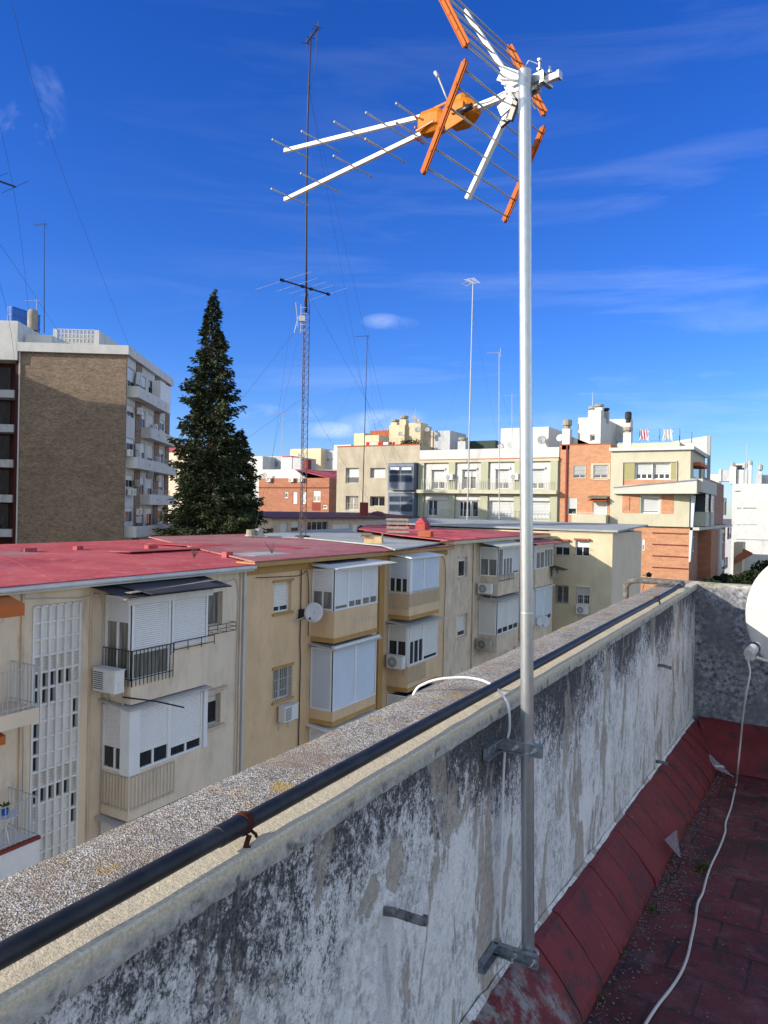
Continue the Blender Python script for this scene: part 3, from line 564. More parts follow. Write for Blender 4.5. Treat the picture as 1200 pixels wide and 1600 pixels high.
    m.bar(A(.46,-.037,1.33),A(.38,-.040,1.34),.004,.008)
    m.build('box_ribs','orange_dark',dbx,bevel=.002)
    MB().tube([A(.409,0,1.535),A(.395,0,1.512)],.0065,8).tube([A(.395,0,1.512),A(.345,0,1.40)],.003,8).build('dipole_rod','grey_rod',an,smooth=True)
    MB().tube([A(.27,-.055,1.325),A(.235,-.06,1.322),A(.21,-.058,1.325)],.010,10).build('cable_plug','black_plastic',an,smooth=True)
    MB().tube(rod_path([A(.205,-.055,1.325),A(.19,-.05,1.328),A(.16,-.03,1.336),A(.11,-.024,1.35),A(.06,-.022,1.335),A(.03,-.03,1.31),A(.0,-.02,1.26)]),.0034,8).build('lead_cable','cable_white',an,smooth=True)
    # hub between the panels: folded white plates and the black tilt arm
    m=MB()
    for e in (-.014,.014):
        m.bar(A(.02,e,1.35),A(.135,e,1.425),.003,.045,(0,0,1)); m.bar(A(.02,e,1.35),A(.135,e,1.30),.003,.04,(0,0,1)); m.bar(A(.0,e,1.352),A(.11,e,1.352),.003,.05,(0,0,1))
    m.bar(A(.05,-.016,1.37),A(.13,-.016,1.40),.02,.003,(0,0,1)); m.bar(A(.06,-.05,1.30),A(.12,-.0,1.38),.012,.004)
    m.build('hub_plates','white_aluminium',an,bevel=.001)
    MB().bar(A(.055,-.022,1.335),A(.090,-.022,1.250),.012,.026).bar(A(.085,-.022,1.262),A(.125,-.022,1.245),.010,.02).build('tilt_arm','black_plastic',an,bevel=.004)
    m=MB()   # mast clamp over the pole top
    m.bar(A(-.03,-.012,1.368),A(.085,-.010,1.360),.034,.003,(0,0,1)); m.bar(A(-.03,-.026,1.356),A(.04,-.026,1.352),.003,.026,(0,0,1))
    for b,e,h in ((-.012,-.02,.036),(-.03,.012,.028),(.03,.012,.012)):
        m.tube([A(b,e,1.33),A(b,e,1.37+h)],.004,8); m.lathe(A(b,e,1.376),(0,0,1),[(0,0),(.009,0),(.009,.007),(0,.007)],6)
    m.lathe(A(-.012,-.02,1.404),(0,0,1),[(0,0),(.008,0),(.008,.008),(0,.008)],6)
    m.tube([A(-.012,-.02,1.395),A(.02,-.03,1.415),A(.055,-.03,1.372)],.002,6)
    m.bar(A(-.035,.015,1.330),A(-.03,-.04,1.330),.014,.008)
    m.build('mast_clamp','galvanised',an,bevel=.0015)
antenna()
def dish():
    Yd=5.4; c=at(1235,957,Y=Yd); h=R(246); n=cam2w(math.sin(h),math.cos(h),.14).normalized()
    d=thing('satellite_dish','large off-white satellite dish at the right edge, facing the parapet, half in shade','satellite dish',(c.x+.35,c.y+.1,fz(c.y)))
    right=n.cross(Vector((0,0,1))).normalized(); up=right.cross(n).normalized(); m=MB(); K=48; RG=[(0,-.055),(.25,-.052),(.5,-.042),(.75,-.025),(.93,-.006),(.985,0),(1.0,-.004),(1.0,-.014),(.98,-.02),(.5,-.05),(0,-.063)]
    for r,z in RG:
        for k in range(K): w=2*math.pi*k/K; m.v.append(c+right*(math.cos(w)*.385*r)+up*(math.sin(w)*.41*r)+n*z)
    for i in range(len(RG)-1):
        for k in range(K): k2=(k+1)%K; m.f.append((i*K+k,i*K+k2,(i+1)*K+k2,(i+1)*K+k))
    m.build('reflector','dish_enamel',d,smooth=True)
    L=at(1177,1014,Y=Yd-.42); bt=c-up*.41
    MB().bar(bt-n*.05,L+Vector((0,0,-.05))+(bt-L).normalized()*.03,.028,.022).build('feed_arm','galvanised',d,bevel=.003)
    ax=(c-L).normalized(); m=MB(); m.lathe(L,ax,[(0,-.085),(.030,-.085),(.034,-.07),(.036,-.01),(.034,.02)],16); o=m.build('lnb','dish_enamel',d,smooth='auto')
    MB().lathe(L,ax,[(.037,.005),(.040,.02),(.037,.035),(.025,.04)],16).build('lnb_collar','black_plastic',o,smooth='auto'); MB().lathe(L,ax,[(.025,.04),(.024,.062),(0,.068)],16).build('lnb_cover','cable_white',o,smooth='auto')
    MB().bar(L-ax*.08-Vector((0,0,.02)),L-ax*.02-Vector((0,0,.03)),.05,.055).build('lnb_body','dish_enamel',o,bevel=.008)
    b=c-n*.12; MB().bar(c-n*.05,b,.12,.16).build('back_bracket','galvanised',d,bevel=.004)
    pb=Vector((b.x+.03,b.y+.03,0)); MB().tube([(pb.x,pb.y,fz(pb.y)),(pb.x,pb.y,b.z+.12)],.022,14).build('mast','galvanised',d,smooth='auto'); MB().box(pb.x-.12,pb.x+.12,pb.y-.12,pb.y+.12,fz(pb.y)-.01,fz(pb.y)+.012).build('base_plate','galvanised',d)
    # its cable, hanging to the floor and then snaking along it
    q=L-ax*.075-Vector((0,0,.06)); pts=[q+Vector((0,0,.02)),q]
    for (x,y,Y) in ((1172,1052,Yd-.50),(1166,1085,Yd-.50),(1161,1120,Yd-.42),(1157,1160,Yd-.3),(1153,1200,Yd-.27)): pts.append(at(x,y,Y=Y))
    for (x,y) in ((1150,1226),(1147,1240),(1142,1262),(1134,1285),(1133,1300),(1124,1325),(1112,1350),(1104,1372),(1098,1395),(1090,1412),(1086,1440),(1080,1468),(1074,1495),(1064,1520),(1048,1545),(1032,1565),(1020,1582),(1006,1605),(990,1640),(985,1700)): pts.append(floor_at(x,y,.008))
    MB().tube(rod_path(pts,5),.0058,8).build('dish_cable','cable_dirty',None,smooth=True,label='long dirty cream cable hanging from the satellite dish and snaking over the red floor',cat='cable')
dish()
def litter():
    for i,(pp,lab) in enumerate(((((1038,1312),(1056,1297),(1062,1340)),'small crumpled clear plastic scrap at the edge of the red skirting'),(((1098,1168),(1125,1196),(1146,1214),(1116,1200)),'larger clear plastic scrap with a small white sticker in the far floor corner'))):
        m=MB(); ps=[]
        for k,(x,y) in enumerate(pp):
            q=floor_at(x,y,.03+.09*(k==0)+.02*(k%2)); ps.append(q)
        m.v+=ps+[p+Vector((.004,.003,.002)) for p in ps]; n=len(ps); m.f.append(tuple(range(n))); m.f.append(tuple(reversed(range(n,2*n))))
        for k in range(n): m.f.append((k,(k+1)%n,n+(k+1)%n,n+k))
        cc=sum(ps,Vector())/n; 
        o=m.build('plastic_scrap','clear_plastic',None,label=lab,cat='plastic scrap',group='plastic scraps on the terrace')
        if i==1:
            c=floor_at(1124,1197,.058); a=Vector((.03,.012,.0)); b=Vector((-.01,.028,-.002)); MB().slab([c-a-b,c+a-b,c+a+b,c-a+b],0,.001).build('sticker','cloth_white',o)
    r=random.Random(5); m=MB()
    for i in range(1500):
        k=r.random()
        if k<.5: s=r.uniform(1.6,6.6); t=toe(s)+abs(r.gauss(.0,.06))+.01
        elif k<.75: s=r.gauss(3.9,.3); t=toe(s)+abs(r.gauss(.05,.09))
        else: s=r.uniform(1.5,6.4); t=r.uniform(-.6,1.2)
        z=fz(s)+.003; w=r.uniform(.002,.0065)*(1 if k<.9 else .6); a=r.uniform(0,6.3); u=Vector((math.cos(a),math.sin(a),r.uniform(-.2,.2)))*w; v=Vector((-math.sin(a),math.cos(a),r.uniform(-.3,.3)))*w*r.uniform(.4,1)
        c=Vector((t,s,z)); m.v+=[c-u,c-v,c+u,c+v,c+Vector((0,0,w*.7))]; b=len(m.v)-5; m.f+=[(b,b+1,b+4),(b+1,b+2,b+4),(b+2,b+3,b+4),(b+3,b,b+4)]
    tag(m.build('paint_chips','chip'),kind='stuff')
    m=MB()
    for (x,y,nn,sz) in ((1096,1357,90,.03),(1108,1262,40,.02),(967,1490,50,.02),(1018,1422,50,.022),(1074,1292,40,.02),(1170,1208,60,.02),(935,1560,40,.02),(1040,1380,40,.015)):
        c=floor_at(x,y)
        for k in range(nn):
            a=r.uniform(0,6.3); d=r.random()*sz*1.6; p=c+Vector((math.cos(a)*d,math.sin(a)*d*2,0)); u=Vector((r.uniform(-1,1),r.uniform(-1,1),r.uniform(.3,1.6))).normalized()*sz*r.uniform(.4,1); w=u.cross(Vector((r.random(),r.random(),r.random()))).normalized()*sz*.14
            m.quad(p,p+u*.5+w,p+u,p+u*.5-w)
    tag(m.build('weeds','weed'),kind='stuff')
litter()
# ---------------- ground ----------------
G=-14.5
MB().quad((-3000,-500,G),(3000,-500,G),(3000,4500,G),(-3000,4500,G)).build('ground','dirt_ground',kind='structure')
MB().quad((-14.6,-20,G+.008),(-2.8,-20,G+.008),(-2.8,72,G+.008),(-14.6,72,G+.008)).build('street','asphalt',kind='structure')
m=MB(); m.box(-16,-14.6,-20,60,G+.002,G+.14); m.box(-2.8,-1.3,-20,72,G+.002,G+.14); m.build('pavement','pavement',kind='structure')
# ---------------- shared pieces ----------------
def facade(root,f,u0,u1,z0,z1,wins,mat,dep=.12,name='wall',fr='white_metal',gl='glass',px=True,pitch=.08,fw=.05,extra=()):
    hs=[]
    for w in wins:
        h=f.rect(*w[:4]) if px else w[:4]; hs.append(tuple(h))
    m=MB(); wall(m,f,u0,u1,z0,z1,hs+list(extra),dep); o=m.build(name,mat,root)
    for w,h in zip(wins,hs):
        kw=dict(fr=fr,gl=gl,pitch=pitch,fw=fw); 
        if len(w)>6: kw.update(w[6])
        sill=kw.pop('sill',None); bars=kw.pop('bars',None)
        q=panel(f,h[0],h[1],h[2],h[3],w[4],root,d=-dep,n=w[5],**kw)
        if sill:
            MB().fbox(f,h[0]-.08,h[1]+.08,-.02,.07,h[2]-.09,h[2]-.002).build('sill',sill,q); MB().fbox(f,h[0]-.08,h[1]+.08,-.02,.06,h[3]+.002,h[3]+.09).build('lintel',sill,q)
        if bars:
            m=MB(); k=max(2,round((h[1]-h[0])/.11))
            for i in range(k+1): u=h[0]+(h[1]-h[0])*i/k; m.fbox(f,u-.009,u+.009,.02,.038,h[2],h[3])
            for i in range(4): z=h[2]+(h[3]-h[2])*i/3; m.fbox(f,h[0],h[1],.018,.04,z-.01,z+.01)
            m.build('window_bars',bars,q)
    return o
def make_ac(loc,rz,label,group,sc=1.,mat='ac_white',fan=True):
    r=thing('air_conditioner',label,'air conditioner',loc,group,rz); r.scale=(sc,sc,sc)
    f=Fac((0,0),(1,0),(0,-1)); o=Vector(loc)
    def T(mb): mb.v=[v+o for v in mb.v]; return mb      # parts are built in the unit's own frame (front is -y)
    m=MB(); m.box(-.40,.40,-.15,.15,0,.56); T(m).build('casing',mat,r,bevel=.015)
    m=MB(); m.box(-.42,.42,-.17,.17,.555,.575); m.box(.405,.425,-.05,.1,.08,.3); T(m).build('lid',mat,r)
    if fan:
        m=MB(); m.lathe((-.11,-.151,.28),(0,-1,0),[(0,0),(.235,0),(.235,.004),(.0,.006)],20); T(m).build('fan_opening','ac_fan',r)
        m=MB()
        for q in (.07,.12,.17,.22): m.lathe((-.11,-.16,.28),(0,-1,0),[(q,0),(q+.012,0),(q+.012,.006),(q,.006),(q,0)],20)
        for k in range(8): a=math.pi*k/8; m.bar((-.11-.235*math.cos(a),-.165,.28-.235*math.sin(a)),(-.11+.235*math.cos(a),-.165,.28+.235*math.sin(a)),.008,.006,(0,1,0))
        T(m).build('fan_grille',mat,r)
    else:
        m=MB()
        for k in range(9): m.box(-.36,-.02,-.158,-.15,.07+k*.05,.09+k*.05)
        T(m).build('vent_slots','ac_fan',r)
    for x in (-.28,.28): m=MB(); m.box(x-.02,x+.02,-.17,.22,-.04,-.002); m.box(x-.02,x+.02,.20,.22,-.35,-.04); T(m).build('bracket','grey_frame',r)
    return r
AC=[]
def ac(loc,rz,label,group='air conditioners on the street facades',sc=1.,kind=0):
    """first unit of each look is built, the others are copies of it"""
    for k,o in AC:
        if k==kind:
            c=copy_tree(o); c.location=loc; c.rotation_euler=(0,0,rz); c.scale=(sc,sc,sc); c['label']=label; c['group']=group; return c
    o=make_ac(loc,rz,label,group,sc,('ac_white','ac_white','ac_beige')[kind],kind!=1); AC.append((kind,o)); return o
def wdish(c,r,n,label,mat='dish_white',group='small satellite dishes on the buildings',foot=None):
    c=Vector(c); n=Vector(n).normalized(); d=thing('satellite_dish',label,'satellite dish',c-n*r*.6,group); m=MB()
    m.lathe(c,n,[(0,-.16*r),(.4*r,-.12*r),(.75*r,-.05*r),(r,0),(r,-.03*r),(.7*r,-.10*r),(0,-.2*r)],20); m.build('reflector',mat,d,smooth=True)
    dn=Vector((0,0,-1)); L=c+n*r*1.0+dn*r*.7; m=MB(); m.bar(c+dn*r*.97,L,.03*r+.006,.03*r+.006); m.build('feed_arm','grey_frame',d); MB().lathe(L,(c-L),[(0,-.1*r),(.09*r,-.1*r),(.10*r,.1*r),(0,.12*r)],8).build('lnb','iron',d)
    m=MB(); m.bar(c-n*.1*r,c-n*r*.55,.04,.06)
    if foot is not None: m.bar(c-n*r*.55,foot,.04,.04)
    m.build('mount','grey_frame',d); return d
def bay(root,f,u0,u1,D,zb,zp,zt,front,side,mat,band=None,fr='white_metal',sl='slat',over=.22,awn='white_metal',awt=.05,pitch=.055,roofpts=None,open_from=None,fw=.06,box=False,gl='glass'):
    """enclosed balcony: solid parapet zb..zp, glazed or shuttered zp..zt, little roof on top"""
    sf=Fac(f.p(u0,0,0)[:2],f.n[:2],(-f.u)[:2]); sf2=Fac(f.p(u1,0,0)[:2],f.n[:2],f.u[:2])
    m=MB(); m.fbox(f,u0,u1,0,D,zb,zp) if open_from is None else None
    if open_from is not None:
        m.fbox(f,u0,u1,0,D,zb,zb+.6); us=u0+(u1-u0)*open_from
        k=6; pts=[(us,zb+.6)]+[(us+.28*(i/k)**2,zb+.6+(zp-zb-.6)*(i/k)**.5) for i in range(1,k+1)]+[(u1,zp),(u1,zb+.6)]
        b=len(m.v); n=len(pts); m.v+=[f.p(u,D+.001,z) for u,z in pts]+[f.p(u,D-.1,z) for u,z in pts]; m.f+=[tuple(b+i for i in range(n)),tuple(b+n+i for i in reversed(range(n)))]+[(b+i,b+(i+1)%n,b+n+(i+1)%n,b+n+i) for i in range(n)]
    b=m.build('balcony',mat,root)
    if band: MB().fbox(f,u0-.02,u1+.02,0,D+.02,zb-.02,zb+.16).build('slab_edge',band,b)
    zl=zp if open_from is None else zb+.6
    e=MB(); e.fbox(f,u0,u0+.07,D-.09,D-.015,zl,zt); e.fbox(f,u1-.07,u1,D-.09,D-.015,zl,zt); e.fbox(f,u0+.07,u1-.07,D-.09,D-.015,zt-.08,zt); e.build('enclosure_frame',fr,b)
    MB().fbox(f,u0+.3,u1-.3,.02,.3,zl,zt-.1).build('interior_shade','dark_frame',b)  # dark box: shade of the balcony interior is put into its colour
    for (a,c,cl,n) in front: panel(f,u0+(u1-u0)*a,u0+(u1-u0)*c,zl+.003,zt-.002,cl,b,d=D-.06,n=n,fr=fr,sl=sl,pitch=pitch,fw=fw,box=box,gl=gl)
    if side: panel(sf,.02,D-.07,zl+.003,zt-.002,side[0],b,d=-.05,n=side[1],fr=fr,sl=sl,pitch=pitch,fw=fw,gl=gl)
    panel(sf2,.02,D-.07,zl+.003,zt-.002,1,b,d=-.05,fr=fr,sl=sl,pitch=.2,fw=fw)
    if awn:
        m=MB(); p=[f.p(u0-over,-.02,zt+.16),f.p(u0-over,D+over,zt+.03),f.p(u1+over*.7,D+over,zt+.03),f.p(u1+over*.7,-.02,zt+.16)]; m.slab(p,0,awt); m.build('canopy',awn,b)
    return b
# ---------------- the row across the street ----------------
TT=-16.2; TWF=TF(TT); BD=1.05
def roofslab(root,name,mat,pts,th=.12): return MB().slab(pts,0,th).build(name,mat,root)
def rowA():
    r=thing('apartment_block','cream apartment block with bright red roofing and a white grid screen, nearest across the street','building',(-22,12,G),'terraced apartment blocks across the street'); f=TWF
    wins=[(16.7,18.03,-3.80,-2.72,0,2,dict(fr='grey_frame',gl='glass_curtain')),(16.7,18.03,-6.94,-5.97,.25,2,dict(fr='grey_frame',sl='slat_warm')),(13.6,16.0,-4.5,-2.5,0,2,dict(fr='dark_frame'))]
    facade(r,f,3,19.05,G,-2.12,wins,'cream',px=False,dep=.2,extra=[(11.33,12.69,-10.7,-2.52)])
    m=MB(); m.shell([(TT,19.05),(-28.2,19.05),(-28.2,3),(TT,3)],G,-2.12,skip=(3,)); m.build('body','cream',r)
    ra,rb=at(388,880,z=-1.90),at(254,844,z=-1.76)
    roofslab(r,'roof','red_roof',[(-15.76,3,-1.93),(-15.76,19.06,-1.90),(-28.6,27.2,-1.74),(-28.6,3,-1.74)],.03)
    m=MB(); m.slab([(-15.75,3,-1.965),(-15.75,19.05,-1.935),(-16.5,19.05,-1.93),(-16.5,3,-1.96)],0,.17); m.build('eaves','white_wall',r)
    m=MB(); m.tube([(-15.70,3,-2.03),(-15.70,19.05,-2.0)],.055,8); m.build('gutter','white_wall',r)
    # seams, ridges and little vent stubs on the roofing
    m=MB()
    for i in range(9): s=8+i*1.9; m.bar((-16,s,-1.905),(-28,s+5.5,-1.735),.10,.004)
    m.build('roof_seams','red_roof',r)
    for (x,y,w) in ((45,862,.5),(122,859,.30),(236,857,.5),(355,868,.35)):
        q=at(x,y,z=-1.8); MB().box(q.x-.12,q.x+.12,q.y-w/2,q.y+w/2,-1.9,-1.66).build('roof_vent','red_roof_worn',r)
    rq=random.Random(11)
    for i in range(7):
        s=rq.uniform(9,19); tt=rq.uniform(-26,-17); z=-1.93+(tt+15.76)*-.0148+.006; w=rq.uniform(.5,1.6); l=rq.uniform(.8,2.6); a=rq.uniform(-.1,.1)
        MB().slab([(tt-w,s-l+a,z+w*.0148),(tt+w,s-l,z-w*.0148),(tt+w*.9,s+l,z-w*.0133),(tt-w*.95,s+l-a,z+w*.014)],0,.006).build('roof_patch','red_roof_worn' if i%3==0 else 'red_roof_faded' if i%3==1 else 'red_roof',r)
    for pts in ([(11.0,-2.3),(12.6,-2.42),(13.3,-2.5),(13.35,-4.2),(13.38,-7),(13.3,-12)],[(16.5,-2.35),(18.2,-2.42),(18.7,-2.6),(18.72,-5),(18.7,-13)],[(10.9,-5.2),(11.1,-5.3),(11.12,-9),(11.1,-13)]): MB().tube(rod_path([f.p(u,.035,z) for u,z in pts],4),.014,5).build('facade_cable','iron_light',r)
    # grid screen of the stairwell
    g=MB(); inn=MB(); op=MB(); dk=MB(); u0,u1,zt=11.35,12.67,-2.54; nc=6; p=.405; cw=(u1-u0)/nc; rows=20
    for i in range(nc+1): u=u0+cw*i; g.fbox(f,u-.028,u+.028,-.10,.03,zt-rows*p,zt)
    for j in range(rows+1):
        z=zt-j*p
        for i in range(nc): g.fbox(f,u0+cw*i+.028,u0+cw*(i+1)-.028,-.10,.0,z-.03,z+.03)
    black={(3,i) for i in ()}|{(4,i) for i in range(5)}|{(5,0),(5,1),(5,2),(6,5),(7,5),(6,0),(7,0),(8,0)}|{(11,i) for i in range(5)}|{(12,5),(13,5),(9,0)}
    half={(3,i) for i in range(6)}|{(10,i) for i in range(6)}|{(4,5),(11,5),(12,0)}
    for j in range(rows):
        for i in range(nc):
            a,b=u0+cw*i+.028,u0+cw*(i+1)-.028; z1=zt-j*p-.03; z0=z1-p+.06
            if (j,i) in black: dk.quad(f.p(a,-.095,z0),f.p(b,-.095,z0),f.p(b,-.095,z1),f.p(a,-.095,z1))
            elif (j,i) in half:
                op.quad(f.p(a,-.09,z0),f.p(b,-.09,z0),f.p(b,-.09,z1),f.p(a,-.09,z1)); 
                for q in range(4): op.fbox(f,a,b,-.088,-.07,z0+q*.08,z0+q*.08+.05)
            else: inn.hexa([f.p(a,-.07,z0),f.p(b,-.045,z0),f.p(b,-.09,z0),f.p(a,-.09,z0),f.p(a,-.07,z1),f.p(b,-.045,z1),f.p(b,-.09,z1),f.p(a,-.09,z1)])
    s=g.build('stair_screen','white_paint',r); inn.build('infill_panels','white_paint',s); op.build('louvres','slat_warm',s); dk.build('cell_shade','glass',s)  # dark sheets in the open cells paint the shade behind them
    # upper enclosed balcony with felt canopy and iron railing
    b=bay(r,f,13.45,16.25,BD,-5.22,-3.95,-2.42,[(0,.48,.70,1),(.5,1,.72,1)],(.30,2),'cream',open_from=.46,awn=None,sl='slat',pitch=.055,fw=.07,gl='glass_curtain')
    m=MB(); 
    m.slab([f.p(12.9,-.1,-2.12),f.p(13.0,BD+.35,-2.36),f.p(16.75,BD+.45,-2.34),f.p(17.0,-.1,-2.10)],0,.03); m.slab([f.p(13.5,.4,-2.145),f.p(13.6,BD+.55,-2.30),f.p(16.3,BD+.62,-2.29),f.p(16.2,.4,-2.14)],0,.025); m.build('canopy','felt',b)
    m=MB(); m.bar(f.p(13.2,BD+.1,-2.27),f.p(16.6,BD-.15,-2.20),.25,.02); m.bar(f.p(12.9,BD+.3,-2.40),f.p(13.5,BD+.33,-2.39),.2,.03); m.build('canopy_boards','wood_old',b)
    MB().fbox(f,13.3,16.4,BD-.02,BD+.05,-2.62,-2.42).build('shutter_box','white_paint',b)
    rail(f,13.42,14.85,-4.62,-3.80,b,d=BD+.06,step=.125,drop=.12); rail(f,14.85,16.45,-4.05,-3.78,b,d=BD+.08,step=.5,drop=.02)
    sf=Fac(f.p(13.42,0,0)[:2],(1,0),(0,-1)); rail(sf,.0,BD+.06,-4.62,-3.80,b,d=.02,step=.125,drop=.12)
    MB().fbox(f,14.2,15.2,BD-.5,BD-.3,-4.5,-3.9).build('inner_curtain','straw',b)
    # lower enclosed balcony, corner post white
    b=bay(r,f,13.42,16.22,BD,-8.25,-7.02,-5.32,[(.09,.5,.76,2),(.5,.955,.86,2)],(.66,2),'cream',sl='slat',awn='grey_frame',over=.16,fw=.06)
    MB().fbox(f,13.38,13.74,BD-.30,BD+.05,-7.06,-5.33).build('corner_post','white_metal',b); MB().fbox(f,16.12,16.26,BD-.02,BD+.05,-7.04,-5.33).build('corner_post','white_metal',b)
    rail(f,13.5,15.0,-8.0,-7.1,b,d=BD+.03,step=.12,mat='bronze'); rail(sf,.0,BD,-8.0,-7.1,b,d=.03,step=.12,mat='bronze')
    bay(r,f,13.42,16.22,BD,-11.2,-10.0,-8.42,[(.0,.5,1,1),(.5,1,1,1)],(1,1),'cream',awn='grey_frame',over=.2)
    # open balconies at the left edge
    for zf,pm in ((-4.68,'cream'),(-7.66,'white_paint')):
        m=MB(); m.fbox(f,7.0,10.80,0,BD,zf-(.34 if pm=='cream' else .12),zf); b=m.build('balcony',pm,r)
        if pm!='cream': MB().fbox(f,7,10.84,BD-.03,BD+.05,zf-.62,zf-.04).build('balcony_apron','white_paint',b); MB().fbox(f,7,10.85,BD-.04,BD+.07,zf-.04,zf+.03).build('balcony_edge','dark_brick_red',b)
        rail(f,7.0,10.80,zf+.02,zf+.95,b,d=BD-.03,step=.125,mat='iron_light',drop=.1); sf=Fac(f.p(10.8,0,0)[:2],(1,0),(0,1)); rail(sf,0,BD-.03,zf+.02,zf+.95,b,d=-.02,step=.125,mat='iron_light',drop=.1)
    m=MB(); m.slab([f.p(6,0,-2.05),f.p(6,.95,-2.28),f.p(10.45,.95,-2.28),f.p(10.45,0,-2.05)],0,.03); m.fbox(f,6,10.45,.93,.96,-2.55,-2.29); m.build('awning','orange_cloth',r); MB().bar(f.p(10.1,.9,-2.4),f.p(10.02,.1,-3.55),.03,.03).bar(f.p(9.2,.9,-2.4),f.p(9.15,.1,-3.55),.03,.03).build('awning_arm','white_metal',r)
    m=MB(); m.slab([f.p(6,0,-5.02),f.p(6,.8,-5.2),f.p(10.15,.8,-5.2),f.p(10.15,0,-5.02)],0,.03); m.fbox(f,6,10.15,.78,.81,-5.4,-5.21); m.build('awning','orange_cloth',r); MB().bar(f.p(10.0,.7,-5.4),f.p(9.9,.1,-6.6),.03,.03).build('awning_arm','white_metal',r)
    m=MB()
    for u in (11.04,12.98,18.86): m.fbox(f,u-.035,u+.035,0,.06,G,-2.13)
    m.build('downpipe','cream_old',r)
    MB().fbox(f,18.97,19.06,0,.10,G,-2.13).build('corner_strip','white_wall',r)
    # planter rail and hood at the small windows
    m=MB(); 
    for z in (-3.98,-3.85,-3.72): m.tube([f.p(16.7,.02,z),f.p(16.7,.3,z),f.p(18.35,.3,z),f.p(18.35,.02,z)],.011,5)
    for u in (16.7,17.1,17.5,17.9,18.35): m.tube([f.p(u,.3,-3.72),f.p(u,.3,-3.98),f.p(u,.02,-3.98)],.010,5)
    m.build('flower_rail','iron',r); MB().fbox(f,16.6,18.15,0,.2,-5.86,-5.76).build('window_hood','cream_old',r); MB().fbox(f,16.65,18.12,0,.14,-7.05,-6.95).build('window_sill','cream_old',r)
    MB().tube([f.p(13.3,.9,-5.0),f.p(13.9,1.5,-5.15),f.p(14.4,2.0,-5.35)],.022,6).build('broken_rail','iron',r,label='bent dark rod hanging off the lower edge of the upper balcony')
    ac((-15.62,13.12,-4.86),0,'big white air conditioner beside the upper shuttered balcony with the black iron railing',sc=1.05,kind=1)
    # table on the lower left balcony
    q=Vector((TT+.72,10.22,-7.655)); t=thing('balcony_table','small round glass table with blue plant pot on the lower left balcony','table',q)
    MB().lathe(q+Vector((0,0,.62)),(0,0,1),[(0,0),(.30,0),(.30,.02),(0,.02)],20).build('table_top','slat_blue',t); m=MB()
    for k in range(3): a=2.1*k; m.tube([q+Vector((.2*math.cos(a),.2*math.sin(a),0)),q+Vector((.05*math.cos(a),.05*math.sin(a),.35)),q+Vector((.2*math.cos(a),.2*math.sin(a),.62))],.012,6)
    m.build('table_legs','white_metal',t)
    pp=thing('potted_plant','small plant in a blue pot on the glass table of the lower left balcony','plant',q+Vector((0,0,.64)))
    MB().lathe(q+Vector((0,0,.64)),(0,0,1),[(0,0),(.06,0),(.085,.13),(.07,.13),(0,.11)],12).build('pot','blue_plastic',pp); m=MB(); rr=random.Random(2)
    for k in range(60):
        u=Vector((rr.uniform(-1,1),rr.uniform(-1,1),rr.uniform(.2,1.6))).normalized()*rr.uniform(.08,.2); c=q+Vector((0,0,.76)); w=u.cross(Vector((rr.random(),rr.random(),1))).normalized()*.02; m.quad(c+u*.4,c+u*.7+w,c+u,c+u*.7-w)
    m.build('leaves','weed',pp)
rowA()
